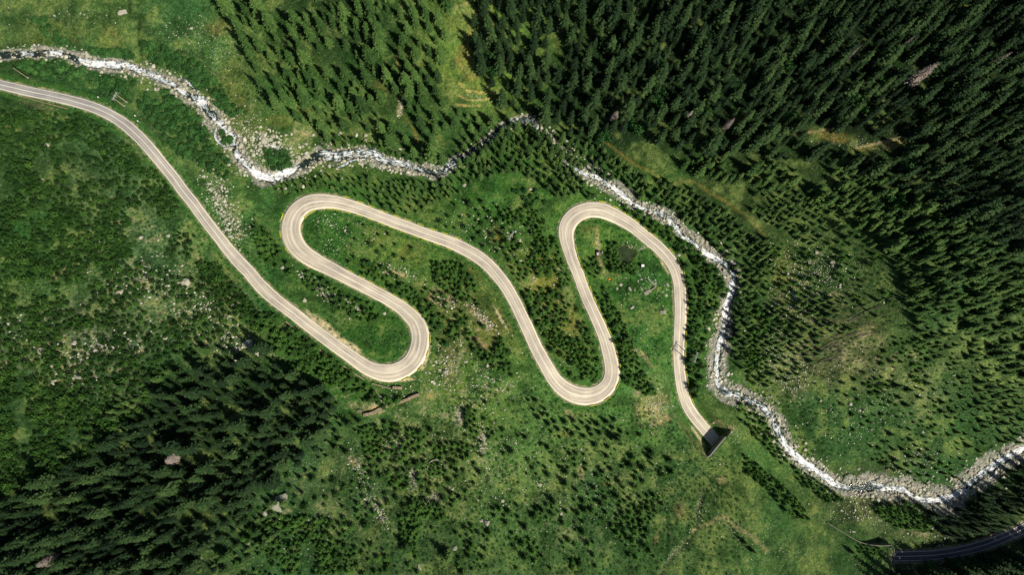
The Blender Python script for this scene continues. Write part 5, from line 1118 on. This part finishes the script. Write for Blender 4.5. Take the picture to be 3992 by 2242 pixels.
rz = R32[3]; dn = R32[6, :2] - R32[1, :2]; dn /= np.linalg.norm(dn)
kk = int(np.argmin(np.hypot(T3[:, 0] - rz[0], T3[:, 1] - rz[1]))); cp = T3[kk, :2] + dn * .47
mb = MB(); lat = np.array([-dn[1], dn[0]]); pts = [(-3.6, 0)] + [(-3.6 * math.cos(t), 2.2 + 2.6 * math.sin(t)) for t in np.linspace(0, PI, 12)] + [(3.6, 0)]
mb.add([(cp[0] + lat[0] * a, cp[1] + lat[1] * a, rz[2] + .03 + b) for a, b in pts], [tuple(range(len(pts)))]); mb.build('tunnel_dark_panel', M_BLACK, e)  # black panel stands in for the darkness of the bore

# ------------------------------------------------------------------ yellow guard rails along the outer road edge
def idx_near(p): return int(np.argmin(np.hypot(road[:, 0] - p[0], road[:, 1] - p[1])))
sroad = arclen(R3); nroad = normals(R3)
RUNS = [((1150, 960), (1250, 784), 1, 50, 'the top left of the first hairpin'), ((1290, 786), (1790, 960), 1, 51, 'the outer edge above the first hairpin leg'), ((1320, 790), (1790, 960), -1, 46, 'the inner edge of the first hairpin leg'), ((1350, 1080), (1600, 1228), 1, 46, 'the right edge of the second road leg'),
        ((1640, 1310), (1560, 1440), 1, 46, 'the outer edge of the second hairpin'), ((2220, 978), (2385, 1430), 1, 44, 'the right edge of the fourth road leg'), ((2340, 818), (2560, 960), 1, 46, 'the outer edge of the top right bend'), ((2600, 1000), (2653, 1206), 1, 44, 'the outer edge of the right bend'), ((2648, 1300), (2680, 1580), 1, 40, 'the right edge near the pylon'), ((2386, 1458), (2300, 1546), 1, 46, 'the outer edge of the third hairpin')]
def rail_piece(L):
    root = link('guard_rail', None)
    for y_, z_, nm in ((-.28, .72, 'rail'), (.28, .72, 'rail')):
        mb = MB(); mb.box((0, y_ * .6, z_), (L, .09, .30)); mb.build(nm, M_YEL, root)
    mb = MB()
    for x_ in (-L / 2 + .3, 0, L / 2 - .3): mb.box((x_, 0, .3), (.10, .22, .95))
    mb.build('posts', M_STEEL, root)
    return root
root0 = rail_piece(4.2); first = True; rails = []
for a, b, sd_, stp, where in RUNS:
    i, j = idx_near(a), idx_near(b)
    if i > j: i, j = j, i
    s0, s1 = sroad[i], sroad[j]; sd2 = sd_
    # outward side: +1 means side given by comparing to the bend; test both
    q = np.arange(s0, s1, stp * MPS)
    for ss in q:
        k = int(np.searchsorted(sroad, ss)); 
        rails.append((k, sd_, where))
side_of = {'the top left of the first hairpin': (1100, 880), 'the outer edge above the first hairpin leg': (1600, 860), 'the inner edge of the first hairpin leg': (1500, 900), 'the right edge of the second road leg': (1560, 1130), 'the outer edge of the second hairpin': (1700, 1400), 'the right edge of the fourth road leg': (2420, 1200), 'the outer edge of the top right bend': (2520, 850), 'the outer edge of the right bend': (2720, 1100), 'the right edge near the pylon': (2720, 1450), 'the outer edge of the third hairpin': (2440, 1560)}
cnt = {}
for k, sd_, where in rails: cnt[where] = cnt.get(where, 0) + 1
seen = {}
ordn = ['first', 'second', 'third', 'fourth', 'fifth', 'sixth', 'seventh', 'eighth', 'ninth', 'tenth', 'eleventh', 'twelfth', 'thirteenth', 'fourteenth', 'fifteenth', 'sixteenth', 'seventeenth', 'eighteenth', 'nineteenth', 'twentieth']
for n, (k, sd_, where) in enumerate(rails):
    p = R3[k]; refp = onto([side_of[where]], H)[0]
    sg = 1 if (refp[:2] - p[:2]) @ nroad[k] > 0 else -1
    pos = p[:2] + nroad[k] * sg * (rhw[k] + .55)
    t = R3[min(k + 2, len(R3) - 1)] - R3[max(k - 2, 0)]
    if n == 0: e = root0
    else:
        e = root0.copy(); COL.objects.link(e)
        for ch in list(root0.children): c = ch.copy(); COL.objects.link(c); c.parent = e
    e.location = (pos[0], pos[1], max(samp(H, pos[:1], pos[1:2])[0], p[2] - .2)); e.rotation_euler = (0, -math.atan2(t[2], np.hypot(t[0], t[1])), math.atan2(t[1], t[0]))
    seen[where] = seen.get(where, 0) + 1
    tag(e, f'{ordn[min(seen[where], 20) - 1]} yellow guard rail piece along {where}', 'guard rail', 'yellow guard rail pieces along the road')

# ------------------------------------------------------------------ power pylons and poles
def pylon(b1, b2, h, over, lab, lattice=True):
    P = onto([b1, b2], H); c = P.mean(0); e = link('power_pylon', None, loc=c); q = P - c
    top = c[2] + h
    for i in (0, 1):
        mb = MB(); o = .45
        dd_ = (q[1] - q[0]); dd_[2] = 0; dd_ /= np.linalg.norm(dd_); nn_ = np.array([-dd_[1], dd_[0], 0])
        for s_g in (-1, 1): mb.tube(q[i] + nn_ * o * s_g + np.array([0, 0, -.5]), np.array([q[i][0], q[i][1], h]) + nn_ * .12 * s_g, .17, .11, 8)
        mb.build('pole', M_POLE, e)
        mb = MB(); mb.box((q[i][0], q[i][1], q[i][2] + .15), (1.5, .9, .6), math.atan2(nn_[1], nn_[0])); mb.build('footing', M_CONC, e)
    mb = MB(); a = np.array([q[0][0], q[0][1], h - .3]) - dd_ * over; b = np.array([q[1][0], q[1][1], h - .3]) + dd_ * over
    for s_g in (-.35, .35): mb.tube(a + nn_ * s_g, b + nn_ * s_g, .07, .07, 6)
    mb.tube(a + (0, 0, .6), b + (0, 0, .6), .06, .06, 6)
    m_ = 9
    for i in range(m_):
        p_ = a + (b - a) * i / m_; p2 = a + (b - a) * (i + 1) / m_; sg = .35 if i % 2 else -.35
        mb.tube(p_ + nn_ * sg, p2 - nn_ * sg, .04, .04, 5); mb.tube(p_ + nn_ * sg, p2 + (0, 0, .6), .04, .04, 5)
    mb.build('crossarm', M_STEEL, e)
    for f in (0, .5, 1):
        mb = MB(); p_ = a + (b - a) * f; mb.tube(p_ - nn_ * 1.0 + (0, 0, .1), p_ + nn_ * 1.0 + (0, 0, .1), .09, .09, 8)
        for s_g in (-1, 1): mb.tube(p_ + nn_ * s_g * .95 + (0, 0, .1), p_ + nn_ * s_g * .95 + (0, 0, -.9), .10, .10, 8)
        mb.build('insulator', M_STEEL, e)
    return tag(e, lab, 'pylon')
pylon((2691, 1386), (2684, 1407), 14, 1.3, 'two-legged power pylon right of the road, shadow crossing the lanes')
pylon((493, 397), (484, 413), 12.5, 1.0, 'two-legged power pylon above the road at upper left')
pylon((1995, 928), (1985, 943), 14, 1.3, 'two-legged power pylon in the yellow grass left of the third leg')
def pole(b, h, lab):
    P = onto([b], H)[0]; e = link('wooden_pole', None, loc=P); mb = MB(); mb.tube((0, 0, -.4), (0, 0, h), .19, .12, 9); mb.build('pole', M_POLE, e)
    mb = MB(); mb.box((0, 0, .2), (1.0, .9, .7)); mb.build('footing', M_CONC, e)
    mb = MB(); mb.tube((-.7, 0, h - .3), (.7, 0, h - .3), .07, .07, 6); mb.build('crossarm', M_STEEL, e); return tag(e, lab, 'pole')
pole((110, 303), 13.5, 'single leaning-looking wooden pole near the left edge')
for b, lab in [((534, 456), 'upper of two pale road signs at the first curve'), ((545, 477), 'lower of two pale road signs at the first curve'), ((391, 384), 'small white marker post at the road edge')]:
    P = onto([b], H)[0]; e = link('road_sign', None, loc=P)
    mb = MB(); mb.tube((0, 0, -.2), (0, 0, 2.4), .05, .05, 7); mb.build('post', M_STEEL, e)
    mb = MB(); mb.box((.08, 0, 2.1), (.06, 1.1, .9), 0); mb.box((0, 0, 2.62), (.5, 1.1, .06)); mb.build('sign_plate', M_PAINT, e); e.rotation_euler = (0, 0, .8); tag(e, lab, 'sign')

# ------------------------------------------------------------------ car, table, cabin, tent
P = onto([(2328, 987)], H)[0]; car = link('parked_car', None, loc=(P[0], P[1], P[2] + .02)); car.rotation_euler = (0, 0, PI / 2 + .08)
M_CARB = mat('dark blue car paint', (.012, .014, .022), .3, .6)[0]; M_ROOF = mat('silver pink roof', (.50, .45, .44), .35, .5)[0]; M_GLASS = mat('car glass', (.008, .009, .012), .1, .6)[0]; M_TYRE = mat('tyre', (.02, .02, .02), .9, .1)[0]; M_WHITE = mat('white sheet', (.78, .78, .78), .5)[0]
def loft(secs, m=0):
    """secs: list of (x, halfwidth_low, halfwidth_high, z0, z1)"""
    mb = MB(); V = []
    for x_, a, b, z0, z1 in secs: V += [(x_, -a, z0), (x_, -b, z1), (x_, b, z1), (x_, a, z0)]
    F = [(i * 4 + j, (i + 1) * 4 + j, (i + 1) * 4 + (j + 1) % 4, i * 4 + (j + 1) % 4) for i in range(len(secs) - 1) for j in range(4)] + [(0, 1, 2, 3), tuple(len(V) - 1 - j for j in range(4))]
    mb.add(V, F, m); return mb
def bev(o, w, n=2):
    md = o.modifiers.new('bevel', 'BEVEL'); md.width = w; md.segments = n; return o
bd_ = bev(loft([(2.12, .72, .62, .38, .66), (1.95, .88, .80, .3, .86), (.9, .92, .84, .28, 1.02), (-1.9, .92, .86, .28, 1.05), (-2.1, .84, .78, .4, .92)]).build('body', M_CARB, car), .06)
bev(loft([(1.05, .80, .72, 1.0, 1.05), (.45, .80, .66, 1.0, 1.50), (-1.65, .80, .66, 1.0, 1.50), (-2.0, .80, .72, 1.0, 1.1)]).build('cabin_glass', M_GLASS, car), .03)
bev(loft([(.15, .66, .62, 1.502, 1.60), (-1.72, .66, .62, 1.502, 1.60)]).build('roof', M_ROOF, car), .03)
for x_, y_ in ((1.35, .80), (1.35, -.80), (-1.3, .80), (-1.3, -.80)):
    w_ = MB(); w_.tube((x_, y_ - .11, .34), (x_, y_ + .11, .34), .34, .34, 20); w = w_.build('wheel', M_TYRE, car)
    mb = MB(); mb.tube((x_, y_ + (.111 if y_ > 0 else -.131), .34), (x_, y_ + (.131 if y_ > 0 else -.111), .34), .19, .19, 12); mb.build('rim', M_STEEL, w)
for y_ in (.58, -.58):
    mb = MB(); mb.box((2.10, y_, .62), (.08, .26, .14)); mb.build('headlight', M_WHITE, car); mb = MB(); mb.box((-2.09, y_, .78), (.06, .2, .2)); mb.build('tail_light', mat('tail light', (.3, .01, .01), .3)[0], car)
    mb = MB(); mb.box((.75, y_ * 1.68, 1.02), (.12, .16, .12)); mb.build('wing_mirror', M_CARB, car)
tag(car, 'dark car with a pale roof parked on the grass track', 'car')
P = onto([(2346, 985)], H)[0]; tb = link('camping_table', None, loc=P); mb = MB(); mb.box((0, 0, .72), (.9, 1.2, .05), .1); mb.build('table_top', M_CARB, tb)
for x_, y_ in ((-.38, -.52), (.38, -.52), (-.38, .52), (.38, .52)): mb = MB(); mb.tube((x_, y_, 0), (x_, y_, .70), .025, .02, 6); mb.build('leg', M_STEEL, tb)
tag(tb, 'small dark camping table right of the parked car', 'table')
for (u, v, z_, lab, sz) in [(2347, 981, .75, 'upper white box on the camping table', (.34, .4, .3)), (2348, 988, 0, 'white cool box on the grass beside the camping table', (.6, .45, .45))]:
    P = onto([(u, v)], H)[0] if z_ == 0 else (tb.location[0] + .12, tb.location[1] + .3, tb.location[2]); e = link('cool_box', None, loc=(P[0], P[1], P[2] + z_ + .01)); mb = MB(); mb.box((0, 0, sz[2] / 2), sz, .2, taper=.94); mb.build('box', M_WHITE, e); mb = MB(); mb.box((0, 0, sz[2] + .03), (sz[0] * 1.04, sz[1] * 1.04, .06), .2); mb.build('lid', M_PAINT, e); tag(e, lab, 'cool box')
P = onto([(2503, 1038)], H)[0]; cb_ = link('small_cabin', None, loc=P); mb = MB(); mb.box((0, 0, 1.1), (1.6, 1.35, 2.3), .05); mb.build('walls', mat('blue grey panel', (.16, .19, .24), .6)[0], cb_); mb = MB(); mb.box((0, 0, 2.32), (1.8, 1.55, .14), .05); mb.build('roof', M_WHITE, cb_); mb = MB(); mb.box((-.02, -.70, 1.0), (.7, .03, 1.9), .05); mb.build('door', M_CARB, cb_); tag(cb_, 'small cabin with a bright white roof below the pond', 'cabin')
P = onto([(2375, 1089)], H)[0]; tn = link('dome_tent', None, loc=P); V, F = ico(2); V = V * np.array([.85, .75, .75]); k = V[:, 2] > -.3
V[:, 2] = np.maximum(V[:, 2], -.05); mb = MB(); mb.add(V, F.tolist()); mb.build('canopy', mat('orange tent fabric', (.80, .24, .01), .6)[0], tn, True)
mb = MB(); mb.add([(-.2, -.74, 0), (.35, -.74, 0), (.08, -.5, .55)], [(0, 1, 2)]); mb.build('entrance', M_CARB, tn); tag(tn, 'small bright orange dome tent in the meadow', 'tent')
for (u, v) in [(2381, 1079)]:
    P = onto([(u, v)], H)[0]; e = link('brown_bag', rmes[0][0], loc=(P[0], P[1], P[2] + .1)); e.scale = (.5, .35, .4); e.data = nmesh('brown_bag', *P_ROCK[0][:2], mat('brown cloth', (.18, .09, .05), .9)[0]); tag(e, 'brown bundle lying just above the orange tent', 'bundle')
for u, v, lab in [(2326, 1052, 'white sack on the grass left of the vehicle track'), (3380, 2118, 'pale mound beside the curved wall')][:1]:
    P = onto([(u, v)], H)[0]; e = link('white_sack', nmesh('white_sack', *P_ROCK[1][:2], M_WHITE), loc=(P[0], P[1], P[2] + .1)); e.scale = (.45, .6, .4); tag(e, lab, 'sack')

# ------------------------------------------------------------------ light, sky, camera
EL = math.radians(46); az = np.array([.77, -.64]); az /= np.linalg.norm(az)
tos = np.array([az[0] * math.cos(EL), az[1] * math.cos(EL), math.sin(EL)])
sl = bpy.data.lights.new('sun', 'SUN'); sl.energy = 5.0; sl.angle = math.radians(.5); sl.color = (1.0, .93, .80)
so = bpy.data.objects.new('sun', sl); COL.objects.link(so); so.rotation_euler = Vector(tos).to_track_quat('Z', 'Y').to_euler()
w = bpy.data.worlds.new('World'); S.world = w; w.use_nodes = True; nt = w.node_tree
sk = nt.nodes.new('ShaderNodeTexSky'); sk.sky_type = 'NISHITA'; sk.sun_disc = False; sk.sun_elevation = EL; sk.sun_rotation = math.atan2(az[0], az[1])
bg = nt.nodes['Background']; bg.inputs[1].default_value = .05; nt.links.new(sk.outputs[0], bg.inputs[0])
cam = bpy.data.cameras.new('camera'); co = bpy.data.objects.new('camera', cam); COL.objects.link(co)
cam.sensor_width = 36; cam.lens = 36 * FS / 3992; cam.clip_start = 1; cam.clip_end = 8000
co.matrix_world = Matrix([[*R[0], 0], [*R[1], 0], [*R[2], HC], [0, 0, 0, 1]])
S.camera = co
S.view_settings.view_transform = 'Standard'; S.view_settings.look = 'None'; S.view_settings.exposure = .12; S.view_settings.gamma = 1
S.cycles.max_bounces = 4; S.cycles.diffuse_bounces = 2; S.cycles.glossy_bounces = 2
